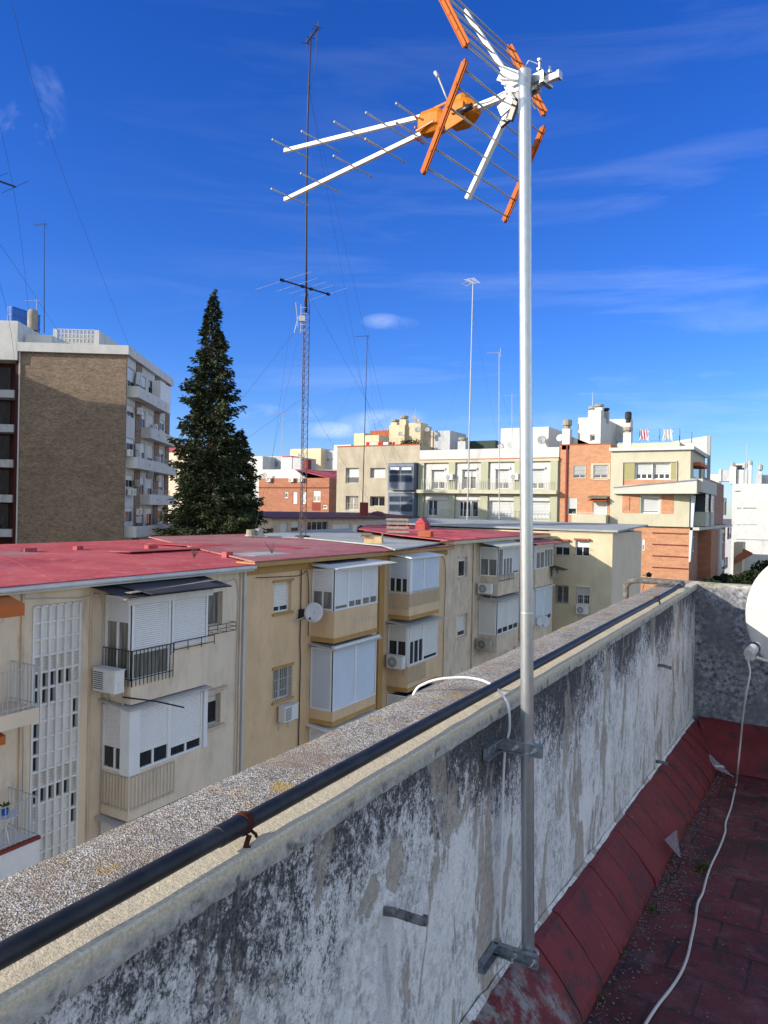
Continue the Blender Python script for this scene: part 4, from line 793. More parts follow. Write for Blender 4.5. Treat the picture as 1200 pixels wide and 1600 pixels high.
def rowB():
    r=thing('apartment_block','tan apartment block with ochre trim and a half red, half grey roof','building',(-22,27,G),'terraced apartment blocks across the street'); f=TWF
    wins=[(20.66,21.68,-3.74,-2.66,.86,2,dict(sill='ochre',box=False)),(20.72,21.78,-6.88,-5.74,.0,2,dict(sill='ochre',bars='iron_light',gl='glass_curtain'))]
    facade(r,f,19.05,35.0,G,-2.05,wins,'tan',px=False,dep=.2)
    m=MB(); m.shell([(TT,35),(-29.6,37),(-29.6,19.05),(TT,19.05)],G,-2.05,skip=(3,)); m.build('body','tan',r)
    Z=lambda t: -1.80+(t+15.8)/-14*.10
    roofslab(r,'roof','red_roof_faded',[(-15.78,19.08,-1.80),(-15.78,35.1,-1.78),(-30,40.5,-1.68),(-30,27.6,-1.68)],.05)
    for (s,tt,w,l,mt) in ((22,-18,.7,1.2,'grey_roof'),(26,-20,1.1,.7,'red_roof_worn'),(24.5,-24,1.5,1.1,'red_roof'),(30,-17.6,.6,1.4,'red_roof_worn'),(21,-22,.5,2.2,'red_roof_worn')):
        z=-1.80+(tt+15.8)*-.0084+.006; MB().slab([(tt-w,s-l,z),(tt+w,s-l+.1,z),(tt+w,s+l,z),(tt-w*.9,s+l+.1,z)],0,.02).build('roof_patch',mt,r)
    for pts in ([(19.6,-2.4),(22.0,-2.5),(22.6,-2.5),(22.7,-4.8)],[(26.4,-2.4),(26.45,-6),(26.4,-12)],[(32.3,-2.4),(34.6,-2.5),(34.7,-6),(34.65,-12)]): MB().tube(rod_path([f.p(u,.06,z) for u,z in pts],4),.014,5).build('facade_cable','iron',r)
    # grey sheet of the back half
    ps=[]
    for (x,y) in ((386,838),(473,840.5),(597,853),(617,859.5),(702,847),(612,833),(548,826),(470,829.5),(420,834)):
        q=at(x,y,z=-1.70); ps.append((q.x,q.y,-1.66))
    MB().slab(ps,0,.06).build('roof_sheet','grey_roof',r)
    m=MB(); m.slab([(-15.78,19.1,-1.86),(-15.78,35,-1.85),(-16.6,35,-1.84),(-16.6,19.1,-1.85)],0,.14); m.build('eaves','ochre',r); MB().fbox(f,19.1,35,-.02,.05,-2.3,-2.06).build('frieze','ochre',r)
    # balconies
    b=bay(r,f,22.95,26.12,BD,-5.0,-3.82,-2.28,[(0,.30,.93,1),(.30,.62,.86,2),(.62,1,.84,2)],(.56,2),'tan',band='ochre',over=.12,awn='white_metal',gl='glass_curtain'); 
    m=MB(); m.slab([f.p(22.7,-.1,-2.06),f.p(22.75,BD+.25,-2.22),f.p(26.9,BD+.45,-2.18),f.p(26.6,-.1,-2.04)],0,.03); m.build('canopy','white_wall',b); m=MB(); m.slab([f.p(22.9,-.1,-2.03),f.p(23.3,.55,-2.10),f.p(26.0,.6,-2.08),f.p(26.2,-.1,-2.02)],0,.02); m.build('canopy_felt','felt',b)
    m=MB()
    for k in range(7): u=24.35+k*.27; m.fbox(f,u,u+.10,BD-.02,BD+.004,-4.45,-4.28)
    m.build('vent_holes','bronze',b)
    b=bay(r,f,22.95,26.12,BD,-8.1,-7.58,-5.24,[(0,.5,1,1),(.5,1,1,1)],(1,1),'tan',band='ochre',sl='slat_blue',over=.2,awn='grey_frame',fr='white_metal',fw=.07)
    MB().fbox(f,22.85,26.2,BD-.02,BD+.12,-5.28,-5.12).build('canopy_trim','white_paint',b)
    bay(r,f,22.95,26.12,BD,-11,-9.9,-8.3,[(0,1,1,1)],(1,1),'tan',band='ochre',awn='white_paint')
    b=bay(r,f,28.9,31.9,BD,-4.86,-3.72,-2.12,[(.06,.48,1,1),(.48,1,1,1)],(.60,3),'tan',band='ochre',sl='slat_blue',over=.18,awn='white_metal')
    rail(f,28.9,31.95,-4.3,-3.62,b,d=BD+.03,step=.12,mat='bronze'); sf=Fac(f.p(28.9,0,0)[:2],(1,0),(0,-1)); rail(sf,0,BD,-4.4,-3.62,b,d=.03,step=.12,mat='bronze')
    MB().fbox(f,28.88,29.14,BD-.02,BD+.03,-3.72,-2.13).build('corner_post','white_metal',b)
    b=bay(r,f,28.9,31.9,BD,-8.05,-6.92,-5.12,[(.04,.5,.42,3),(.5,1,.93,1)],(.40,2),'tan',band='ochre',sl='slat_warm',over=.25,awn='grey_frame')
    rail(f,28.9,30.6,-7.7,-6.98,b,d=BD+.03,step=.12,mat='bronze')
    bay(r,f,28.9,31.9,BD,-11,-9.9,-8.25,[(0,1,.3,3)],(.3,2),'tan',band='ochre',awn=None)
    for a,b_ in ((26.2,26.6),(27.9,28.3)): MB().fbox(f,a,b_,0,.12,G,-2.3).build('pilaster','ochre',r)
    m=MB(); m.tube([f.p(22.2,.05,-2.3),f.p(22.2,.05,-5.0),f.p(22.25,.05,-5.6),f.p(22.2,.05,G)],.02,6); m.build('facade_cable','iron',r)
    MB().fbox(f,22.12,22.4,0,.2,-4.1,-3.75).build('junction_box','iron',r)
    ac((-15.98,21.35,-7.62),math.pi/2,'white air conditioner with slotted front under the barred window of the tan block',kind=1)
    ac((-15.98,26.75,-3.95),math.pi/2,'white air conditioner seen edge-on just right of the upper tan balcony with the dish',sc=.9,kind=0)
    ac((-15.62,28.66,-7.0),0,'white air conditioner on the side of the lower second tan balcony, beside dark windows',kind=0)
    ac((-15.9,32.25,-3.95),math.pi/2,'white air conditioner seen edge-on right of the second tan balcony with railing',sc=.9,kind=0)
    q=at(490,957,t=-15.55); wdish(q,.37,cam2w(math.sin(R(196)),math.cos(R(196)),.25),'light grey satellite dish beside the upper shuttered balcony of the tan block',foot=Vector((TT,q.y-.35,q.z-.35)))
rowB()
def rowC():
    r=thing('apartment_block','worn cream apartment block with dark red roof and stained balconies behind the pole','building',(-22,43,G),'terraced apartment blocks across the street'); f=TWF
    facade(r,f,35.0,52.0,G,-1.72,[(36.55,37.75,-3.60,-2.50,.2,1,dict(sill='cream_old')),(36.6,37.9,-6.85,-5.62,.82,1,dict(sill='cream_old',sl='slat_warm')),(44,45.4,-4.2,-2.6,.3,2,{}),(44,45.4,-7.3,-5.8,.4,2,{})],'cream_old',px=False,dep=.2)
    m=MB(); m.shell([(TT,52),(-30,52),(-30,48.5),(TT,35.02)],G,-1.72,skip=(3,)); m.build('body','cream_old',r)
    roofslab(r,'roof','red_roof_worn',[(-15.8,35.12,-1.52),(-15.8,51.55,-1.46),(-31,51.55,-1.26),tuple(at(560,826,z=-1.30)),tuple(at(609,834,z=-1.38)),tuple(at(699,844,z=-1.49))],.05)
    m=MB(); m.slab([(-15.8,35.05,-1.58),(-15.8,51.6,-1.52),(-16.6,51.6,-1.52),(-16.6,35.05,-1.56)],0,.17); m.build('eaves','cream_yellow',r)
    m=MB()
    for i in range(8): s=36.5+i*2; e=min(-17.5,-19-(s-36.5)*.7); m.bar((-16,s,-1.495),(e,s+1.2,-1.49+(e+16)*-.0165),.09,.02)
    m.build('roof_seams','red_roof',r)
    b=bay(r,f,39.5,43.0,BD+.1,-4.78,-3.68,-2.02,[(0,.22,.05,1),(.22,.66,.42,3),(.66,1,.93,1)],(.42,2),'cream_old',sl='slat_warm',awn=None,fr='white_metal',gl='glass_curtain')
    m=MB(); n=14
    for k in range(n):
        a=38.9+4.6*k/n; c=38.9+4.6*(k+1)/n; h=.06; md=(a+c)/2
        for (p,q,z0,z1) in ((a,md,0,h),(md,c,h,0)): m.quad(f.p(p,-.1,-1.72+z0),f.p(q,-.1,-1.72+z1),f.p(q,BD+.5,-1.98+z1),f.p(p,BD+.5,-1.98+z0))
    m.build('corrugated_canopy','grey_roof',b); rail(f,39.5,41.9,-3.98,-3.62,b,d=BD+.14,step=.3,mat='iron')
    b=bay(r,f,39.5,43.0,BD+.1,-8.0,-7.0,-5.0,[(0,.5,.86,2),(.5,1,.86,2)],(1,1),'cream_old',sl='slat_warm',awn='grey_conc',over=.3,awt=.08)
    b=bay(r,f,46.1,49.9,BD+.1,-4.85,-3.68,-2.12,[(.03,.5,.30,2),(.5,1,.22,3)],(.4,2),'cream_old',sl='slat_warm',awn=None,gl='glass_curtain')
    m=MB(); m.slab([f.p(45.4,-.1,-1.78),f.p(45.5,BD+.6,-2.0),f.p(50.6,BD+.6,-2.0),f.p(50.3,-.1,-1.76)],0,.04); m.build('canopy','red_roof_faded',b)
    bay(r,f,46.1,49.9,BD+.1,-8.2,-7.2,-4.95,[(.06,.5,.88,2),(.5,.95,.88,2)],(1,1),'cream_old',sl='slat_blue',awn='white_metal',over=.12)
    for u in (38.5,45.6): MB().tube([f.p(u,.06,-1.8),f.p(u,.06,G)],.045,8).build('downpipe','cream_old',r)
    ac((-15.65,39.08,-4.63),0,'white air conditioner with dark fan under the glazed upper balcony of the worn cream block',kind=0)
    ac((-15.65,39.08,-7.78),0,'dusty beige air conditioner low on the worn cream block, below the other one',kind=2)
    ac((-14.75,49.55,-4.35),math.pi/2,'small air conditioner under a black sheet at the end of the last balcony',sc=.85,kind=2)
    m=MB(); m.slab([(-15.1,49.0,-3.62),(-14.1,49.0,-3.85),(-14.1,50.3,-3.85),(-15.1,50.3,-3.62)],0,.03); m.build('metal_sheet','iron',None,label='black metal sheet sloping over the small air conditioner on the last balcony',cat='sheet')
    q=at(848,971,t=-14.6); wdish(q,.42,cam2w(math.sin(R(190)),math.cos(R(190)),.25),'pale satellite dish at the lower last balcony, just right of the pole',foot=Vector((-15.3,q.y+.2,q.z-.5)))
rowC()
def wing():
    r=thing('wing_building','plain cream building end with grey flat roof closing the row, half in shadow','building',(-14,57,G)); S=52.0; f=SF(S)
    facade(r,f,-31.4,-11.55,G,-1.32,[(867,846,890,868,.42,2,dict(sl='slat')),(899,845,921,869,.42,2,dict(sl='slat')),(869,915,888,942,.04,2,dict(bars='iron',gl='glass_curtain')),(901,917,921,944,.5,2,dict(sl='slat_warm',bars='iron_light',sill='cream'))],'cream_yellow',dep=.2)
    m=MB(); m.shell([(-11.55,S),(-11.55,62.3),(-31.4,62.3),(-31.4,S)],G,-1.32,skip=(3,)); m.build('body','tan_light',r)
    MB().slab([(-11.15,51.75,-1.12),(-11.15,62.8,-.80),(-31.6,62.8,-.74),(-31.6,51.75,-1.04)],0,.13).build('roof','grey_roof',r)
    m=MB(); m.fbox(f,-16,-11.5,-.02,.06,-1.36,-1.26); m.build('eaves_trim','cream_yellow',r)
    for x0,x1,y in ((866,890,846),(898,922,845)):
        a=f.px(x0,y)[0]; b,z=f.px(x1,y); MB().fbox(f,a,b,0,.25,z+.02,z+.14).build('window_hood','terracotta',r)
        m=MB(); z2=f.px(x1,869)[1]
        for zz in (z2+.05,z2+.55): m.tube([f.p(a,.02,zz),f.p(a,.3,zz),f.p(b,.3,zz),f.p(b,.02,zz)],.012,5)
        m.build('window_rail','iron',r)
    a,z=f.px(910,959,.2); ac((a,51.75,z),0,'white air conditioner under the lower right window of the plain cream end building',kind=0)
    q=at(1004,899,t=-11.5); l=thing('wall_lamp','small black lantern on the orange brick wall, above the parapet corner','lamp',q); MB().bar(q,q+Vector((.5,0,.05)),.04,.04).build('arm','iron',l); MB().lathe(q+Vector((.5,0,-.1)),(0,0,1),[(0,0),(.18,0),(.26,.25),(0,.42)],6).build('shade','iron',l); MB().tube([q+Vector((.3,0,-.1)),q+Vector((.1,0,-.9)),q+Vector((0,0,-1.2))],.02,5).build('stay','iron',l)
wing()
# ---------------- second row behind, seen over the roofs ----------------
def row2():
    r=thing('apartment_block','low cream block with dark purple-brown roof behind the mast','building',(-44,66,G)); f=TF(-40)
    wins=[(438,817,450,834,1,1),(455,815,468,834,.5,1),(480,814.5,513,831,0,4,dict(fr='white_metal')),(520,818,548,832,1,2)]
    facade(r,f,50.5,79,G,-.95,wins,'cream_old',dep=.2)
    m=MB(); m.shell([(-40,79),(-52,79),(-52,50.5),(-40,50.5)],G,-.95,skip=(3,)); m.build('body','cream_old',r)
    MB().slab([(-39.4,50.1,-.86),(-39.4,79.3,-.86),(-46,79.3,-.42),(-46,50.1,-.42)],0,.12).slab([(-46,50.1,-.425),(-46,79.3,-.425),(-52.4,79.3,-.85),(-52.4,50.1,-.85)],0,.12).build('roof','purple_roof',r)
    for (x,y,w,h) in ((568,801,9,14),(642,801,8,6)):
        q=at(x,y,t=-42); MB().box(-42.3,-41.6,q.y-w*.035,q.y+w*.035,-.9,q.z+h*.08).build('chimney','dark_brick_red',r)
    m=MB(); q=at(590,801,t=-42); m.lathe(Vector((-42,q.y,-.7)),(0,0,1),[(.9,0),(.85,.25),(.5,.42),(0,.5)],12); m.build('roof_hump','purple_roof',r)
row2()
# ---------------- loose things on the roofs ----------------
def roof_things():
    def blk(x,y,z,w,d,h,mat,label,cat,name,rz=.3):
        q=at(x,y,z=z); o=thing(name,label,cat,q,None,0); m=MB(); c,s=math.cos(rz),math.sin(rz)
        def P(a,b,e): return q+Vector((a*c-b*s,a*s+b*c,e))
        return q,o,P
    q,o,P=blk(584,848.5,-1.66,.9,.4,.35,'cardboard','pale cardboard box lying open on the grey roof in front of the mast','box','cardboard_box')
    MB().hexa([P(-.45,-.2,0),P(.45,-.2,0),P(.45,.2,0),P(-.45,.2,0),P(-.42,-.2,.32),P(.42,-.2,.30),P(.42,.2,.34),P(-.42,.2,.32)]).build('carton','cardboard',o); MB().bar(P(-.42,-.2,.32),P(-.30,-.42,.42),.5,.015).bar(P(.42,0,.30),P(.44,0,.52),.3,.015).build('flap','cardboard',o)
    for (x,lab,mt,h) in ((392,'squat round clay vent stub at the edge of the faded red roof','chimney_clay',.38),(405,'broken grey concrete vent stub beside the round clay one','grey_conc',.42)):
        q=at(x,838,z=-1.66); o=thing('vent_stub',lab,'vent',q,'vent stubs on the faded roof'); MB().lathe(q,(0,0,1),[(.27,0),(.25,h),(.19,h),(.17,h*.6),(0,h*.6)] if mt=='chimney_clay' else [(.30,0),(.22,h*.5),(.24,h),(.12,h*1.05),(0,h)],12 if mt=='chimney_clay' else 7).build('stub',mt,o); MB().lathe(q+Vector((0,0,.01)),(0,0,1),[(.34,0),(.31,.07),(.2,.07)],12).build('collar','grey_conc',o)
    # pallet propped up
    q=at(622,833,z=-1.36); o=thing('wooden_pallet','weathered wooden pallet propped at a slant on the dark red roof','pallet',q); ax=Vector((.86,.5,0)); up=Vector((-.25,.35,.62)).normalized(); nn=ax.cross(up)
    for k in range(4): m=MB(); a=q+up*(.08+k*.29); m.bar(a-ax*.66,a+ax*.66,.02,.15,up); m.build('board','wood_old',o)
    for k in range(3): m=MB(); a=q+ax*(-.55+k*.55)-nn*.05; m.bar(a+up*.02,a+up*1.02,.09,.08,nn); m.build('bearer','red_block',o)
    # little gabled vent
    q=at(660,828,z=-1.3); o=thing('roof_cowl','small red house-shaped vent cowl on the dark red roof','vent',q); w=.35; m=MB(); b=[q+Vector((dx*w,dy*w,0)) for dx,dy in ((-1,-1),(1,-1),(1,1),(-1,1))]; t_=[v+Vector((0,0,.42)) for v in b]; m.hexa(b+t_); m.build('base','red_block',o)
    ap=q+Vector((0,0,.85)); m=MB(); e=[v+(v-q).normalized()*.06 for v in t_]; m.v+=[Vector((v.x,v.y,t_[0].z+.003)) for v in e]+[ap-Vector((0,w*.9,0)),ap+Vector((0,w*.9,0))]; m.f+=[(0,1,4),(1,2,5,4),(2,3,5),(3,0,4,5),(3,2,1,0)]; m.build('cap','red_roof_worn',o)
    q=at(665,838.5,z=-1.42); o=thing('brick_pile','small brown block of bricks near the edge of the dark red roof','bricks',q); 
    for k in range(3): MB().box(q.x-.38,q.x+.38,q.y-.2+k*.015,q.y+.2,q.z+k*.10,q.z+k*.10+.095).build('brick_course','terracotta',o,bevel=.012)
    q=at(530,829,z=-1.6); o=thing('concrete_slab','pale broken plank lying along the far edge of the grey roof','plank',q); MB().bar(at(560,829,z=-1.60),at(583,829.5,z=-1.58),.3,.06).build('plank','white_wall',o)
    MB().bar(at(560,829,z=-1.63),at(562,829,z=-1.63),.5,.05).build('block','grey_conc',o)
    q=at(556,829,z=-1.55); o=thing('vent_pot','small white and black vent box at the far edge of the grey roof','vent',q); MB().box(q.x-.16,q.x+.16,q.y-.16,q.y+.16,q.z-.1,q.z+.42).build('box','white_wall',o); MB().lathe(q+Vector((.38,.1,-.1)),(0,0,1),[(.2,0),(.2,.38),(.05,.5),(0,.5)],10).build('pot','iron',o)
    for (x,y,lab) in ((240,867,'dead twig standing on the faded red roof, farther left'),(425,866,'thin dead weed growing from the front edge of the faded red roof')):
        q=at(x if x>300 else 303,y if x>300 else 872,z=-1.82); rr=random.Random(x); o=thing('dry_weed',lab,'weed',q,'dry weeds on the roofs'); m=MB()
        for k in range(9): u=Vector((rr.uniform(-.6,.6),rr.uniform(-.6,.6),1))*rr.uniform(.25,.55); m.tube([q,q+u*.5+Vector((rr.uniform(-.05,.05),0,0)),q+u],.007,4)
        m.build('stems','bark',o)
    q=at(305,873,z=-1.85)
roof_things()
# ---------------- radio mast and aerials ----------------
def yagi(mb,c,d,L,n,h,r=.012,el=None):
    d=Vector(d).normalized(); e=el or Vector((0,0,1)).cross(d).normalized(); mb.tube([c-d*L*.5,c+d*L*.5],r*1.3,5)
    for i in range(n): q=c+d*L*(-.48+.96*i/(n-1)); k=h*(1-.35*i/(n-1)); mb.tube([q-e*k,q+e*k],r*.7,4)
def radio_mast():
    b=at(472.5,838,z=-1.62); Ym=b.dot(FWD); ez=lambda y: at(475,y,Y=Ym).z; zt=ez(455)
    m_=thing('radio_mast','very tall guyed lattice radio mast on the roof, left of the centre','mast',b)
    lean=at(479,455,Y=Ym)-at(472.5,838,Y=Ym); lean.z=0; top=Vector((b.x,b.y,0))+lean; 
    def ax(z): k=(z-b.z)/(zt-b.z); return Vector((b.x+lean.x*k,b.y+lean.y*k,z))
    R_=.20; m=MB(); ang=[R(20),R(140),R(260)]
    def leg(k,z): f=1 if z<zt-.8 else max(.15,(zt-z)/.8); return ax(z)+Vector((math.cos(ang[k])*R_*f,math.sin(ang[k])*R_*f,0))
    for k in range(3): MB().tube([leg(k,b.z),leg(k,zt-.8),leg(k,zt)],.022,6).build('leg','mast_steel',m_)
    z=b.z+.1; i=0
    while z<zt-1.0:
        for k in range(3):
            a=leg(k,z); c=leg((k+1)%3,z+.42); m.tube([a,c],.010,4); m.tube([leg(k,z),leg((k+1)%3,z)],.010,4)
        z+=.42; i+=1
    m.build('lattice','mast_steel',m_); MB().box(b.x-.3,b.x+.3,b.y-.3,b.y+.3,b.z-.06,b.z+.05).build('foot','iron',m_)
    pt=at(486,60,Y=Ym); pa=[ax(zt-1.2)]; 
    for (x,y) in ((478.5,400),(479,300),(480.5,200),(483,120),(486,62)): pa.append(at(x,y,Y=Ym))
    MB().tube(pa,.045,8,rs=[.07,.06,.055,.05,.045,.035]).build('upper_pole','mast_dark',m_,smooth=True)
    m=MB(); a=at(479,68,Y=Ym); c=at(497,42,Y=Ym); m.tube([a,c],.05,6)
    for k,(h) in ((.0,.35),(.35,.3),(.85,.3),(1,.35)): q=a+(c-a)*k; m.tube([q-Vector((.5,.4,-.08))*h*1.2,q+Vector((.5,.4,-.08))*h*1.2],.018,4); m.tube([q-Vector((0,0,h)),q+Vector((0,0,h))],.014,4)
    m.build('top_aerial','mast_dark',m_); MB().tube(rod_path([at(495,48,Y=Ym),at(494,80,Y=Ym),at(491,110,Y=Ym),at(485,135,Y=Ym),at(481,150,Y=Ym),at(480,190,Y=Ym)]),.018,5).build('feed_line','wire',m_)
    m=MB(); a=at(441,438,Y=Ym-1.5); c=at(514,460,Y=Ym+1.5); m.tube([a,c],.05,6)
    for k in (0,.42,.6,.98): q=a+(c-a)*k; m.lathe(q-(c-a).normalized()*.1,(c-a),[(.09,0),(.09,.2)],8)
    m.build('beam_boom','mast_dark',m_)
    dv=Vector((FWD.x*.3,FWD.y*.3,0)); m=MB()
    for k,h in ((.02,1.6),(.3,1.2),(.52,1.1),(.72,1.0),(.98,1.2)): q=a+(c-a)*k; e=(at(540,425,Y=Ym)-at(400,470,Y=Ym)).normalized(); m.tube([q-e*h,q+e*h],.008,4)
    m.build('beam_elements','aluminium',m_)
    m=MB(); q=at(470,498,Y=Ym-.4); e=cam2w(1,0); 
    for k in range(5): m.tube([q+Vector((0,0,-.65+.32*k))-e*.05,q+Vector((0,0,-.65+.32*k))+e*.28],.02,4)
    m.tube([q+Vector((0,0,-.8)),q+Vector((0,0,.8))],.02,5); m.tube([q-e*.15+Vector((0,0,-.5)),q-e*.3+Vector((0,0,.9))],.02,5); m.tube([q-e*.15+Vector((0,0,.1)),q-e*.35+Vector((0,0,-.8))],.02,5); m.bar(q-e*.1,q+e*.25,.25,.3); m.build('panel_aerial','grey_frame',m_)
    for (y,pts) in ((300,((408,838,1.0),(640,835,1.02))),(455,((600,660,1.12),(395,838,.97))),(495,((375,620,1.25),)),(620,((385,680,1.2),(620,835,1.2))),(140,((560,560,1.6),(640,800,1.5)))):
        z=ez(y); s=ax(z) if z<zt else at(480 if y>200 else 483,y,Y=Ym)
        for (x2,y2,k) in pts:
            e=at(x2,y2,Y=Ym*k); d=e-s; 
            if d.z<0: e=s+d*((s.z+2.0)/-d.z)       # run on down to roof level
            n=8; MB().tube([s+(e-s)*i/n-Vector((0,0,.5*math.sin(math.pi*i/n))) for i in range(n+1)],.006,4).build('guy_wire','wire',m_)
radio_mast()
def aerial(px,ytop,ybase,Y,label,r=.03,kind=0,base_z=None,group='aerials on thin poles',lean=0,guys=(),name='aerial_mast',mat='grey_frame'):
    b=at(px,ybase,Y=Y); t=at(px+lean,ytop,Y=Y); a=thing(name,label,'aerial',b,group)
    if base_z is not None: b=Vector((b.x,b.y,base_z))
    MB().tube([b,b+(t-b)*.5,t],r,6,rs=[r*1.2,r,r*.7]).build('pole',mat,a); m=MB(); s=Y/1155; e=cam2w(1,0)
    if kind==0:   # small yagi
        d=-e*.95+FWD*.3; c=t+d*s*9; yagi(m,c,d,s*22,7,s*5,.016)
        for z in (-.3,.0,.3): m.tube([t+Vector((0,0,z*s*14))+e*s*2-FWD*s*5,t+Vector((0,0,z*s*14))+e*s*2+FWD*s*5],.012,4)
        m.tube([t+e*s*2+Vector((0,0,-s*7)),t+e*s*2+Vector((0,0,s*7))],.014,4)
    elif kind==1: # open loop with a yagi
        c=t-e*s*10; L=[c+e*s*8,c+Vector((0,0,s*3.5)),c-e*s*8-Vector((0,0,s)),c-Vector((0,0,s*4)),c+e*s*8]; m.tube(L,.035,5); yagi(m,t+Vector((0,0,s*4)),FWD*.7+e*.5,s*26,7,s*9,.02)
    else:
        yagi(m,t-e*s*6,-e,s*26,5,s*4,.014); m.tube([t-Vector((0,0,s*8)),t+Vector((0,0,s*3))],.02,4)
    m.build('aerial','grey_frame' if mat=='grey_frame' else mat,a)
    for (x2,y2,k,y1) in guys:
        s0=at(px+lean*(ybase-y1)/(ybase-ytop),y1,Y=Y); e2=at(x2,y2,Y=Y*k); n=6; MB().tube([s0+(e2-s0)*i/n-Vector((0,0,.3*math.sin(math.pi*i/n))) for i in range(n+1)],.005,4).build('guy_wire','wire',a)
aerial(566,525,806,82,'thin aerial pole in front of the tan stone building',.045,0,lean=8,guys=((500,700,1.2,560),(640,800,1,560),(590,700,1.2,530)),mat='mast_dark')
aerial(730,443,812,62,'tallest thin silver aerial pole with a diamond loop aerial on top',.055,1,lean=9,guys=((650,806,1,530),(800,800,1,480),(770,808,1.1,700),(690,770,1.2,700)))
aerial(780,551,811,64,'thin dark aerial pole standing on the grey roof close to the big pole',.04,0,lean=0,guys=((830,760,1.1,600),))
aerial(800,618,692,86,'short aerial pole on the white roof-top box beside the big pole',.03,2)
aerial(69,350,520,70,'thin aerial pole on the roof of the tall brick building, left of the lattice screen',.04,0,mat='mast_dark')
aerial(57,470,515,72,'short double aerial beside the blue crates on the tall building roof',.03,2)
aerial(441,648,712,100,'faint small aerial above the white houses left of the radio mast',.03,2)
aerial(926,615,640,86,'small aerial on the white roof-top tower of the orange building',.035,2)
aerial(1167,695,735,112,'small aerial with a flag-like antenna over the white building at the right',.04,2)
aerial(647,645,668,85,'small antenna above the cream roof-top tower of the tan stone building',.03,0)
def far_left_aerial():
    Yq=30; m=MB(); c=at(24,292,Y=Yq); d=at(-60,262,Y=Yq-4); m.tube([c,d],.04,6); e=(at(46,281,Y=Yq+1)-at(0,302,Y=Yq-1)).normalized()
    for k in (0,.45,.9): q=c+(d-c)*k; m.tube([q-e*1.1,q+e*1.1],.012,4)
    o=thing('beam_aerial','dark horizontal beam aerial poking in from the upper left edge','aerial',Vector((d.x,d.y,-1.8))); m.build('beam','mast_dark',o)
    MB().tube([(d.x,d.y,-1.8),(d.x,d.y,d.z+3)],.07,8).build('pole','mast_dark',o)
    for pts in (((-60,-40,30),(22,300,40),(48,520,50)),((-10,-120,25),(60,160,30),(140,380,42),(205,550,56)),((-30,340,26),(40,440,40),(95,525,58)),((-20,380,26),(14,500,36),(30,620,46))):
        MB().tube(rod_path([at(x,y,Y=Y_) for x,y,Y_ in pts],6),.007,4).build('guy_wire','wire',o)
far_left_aerial()
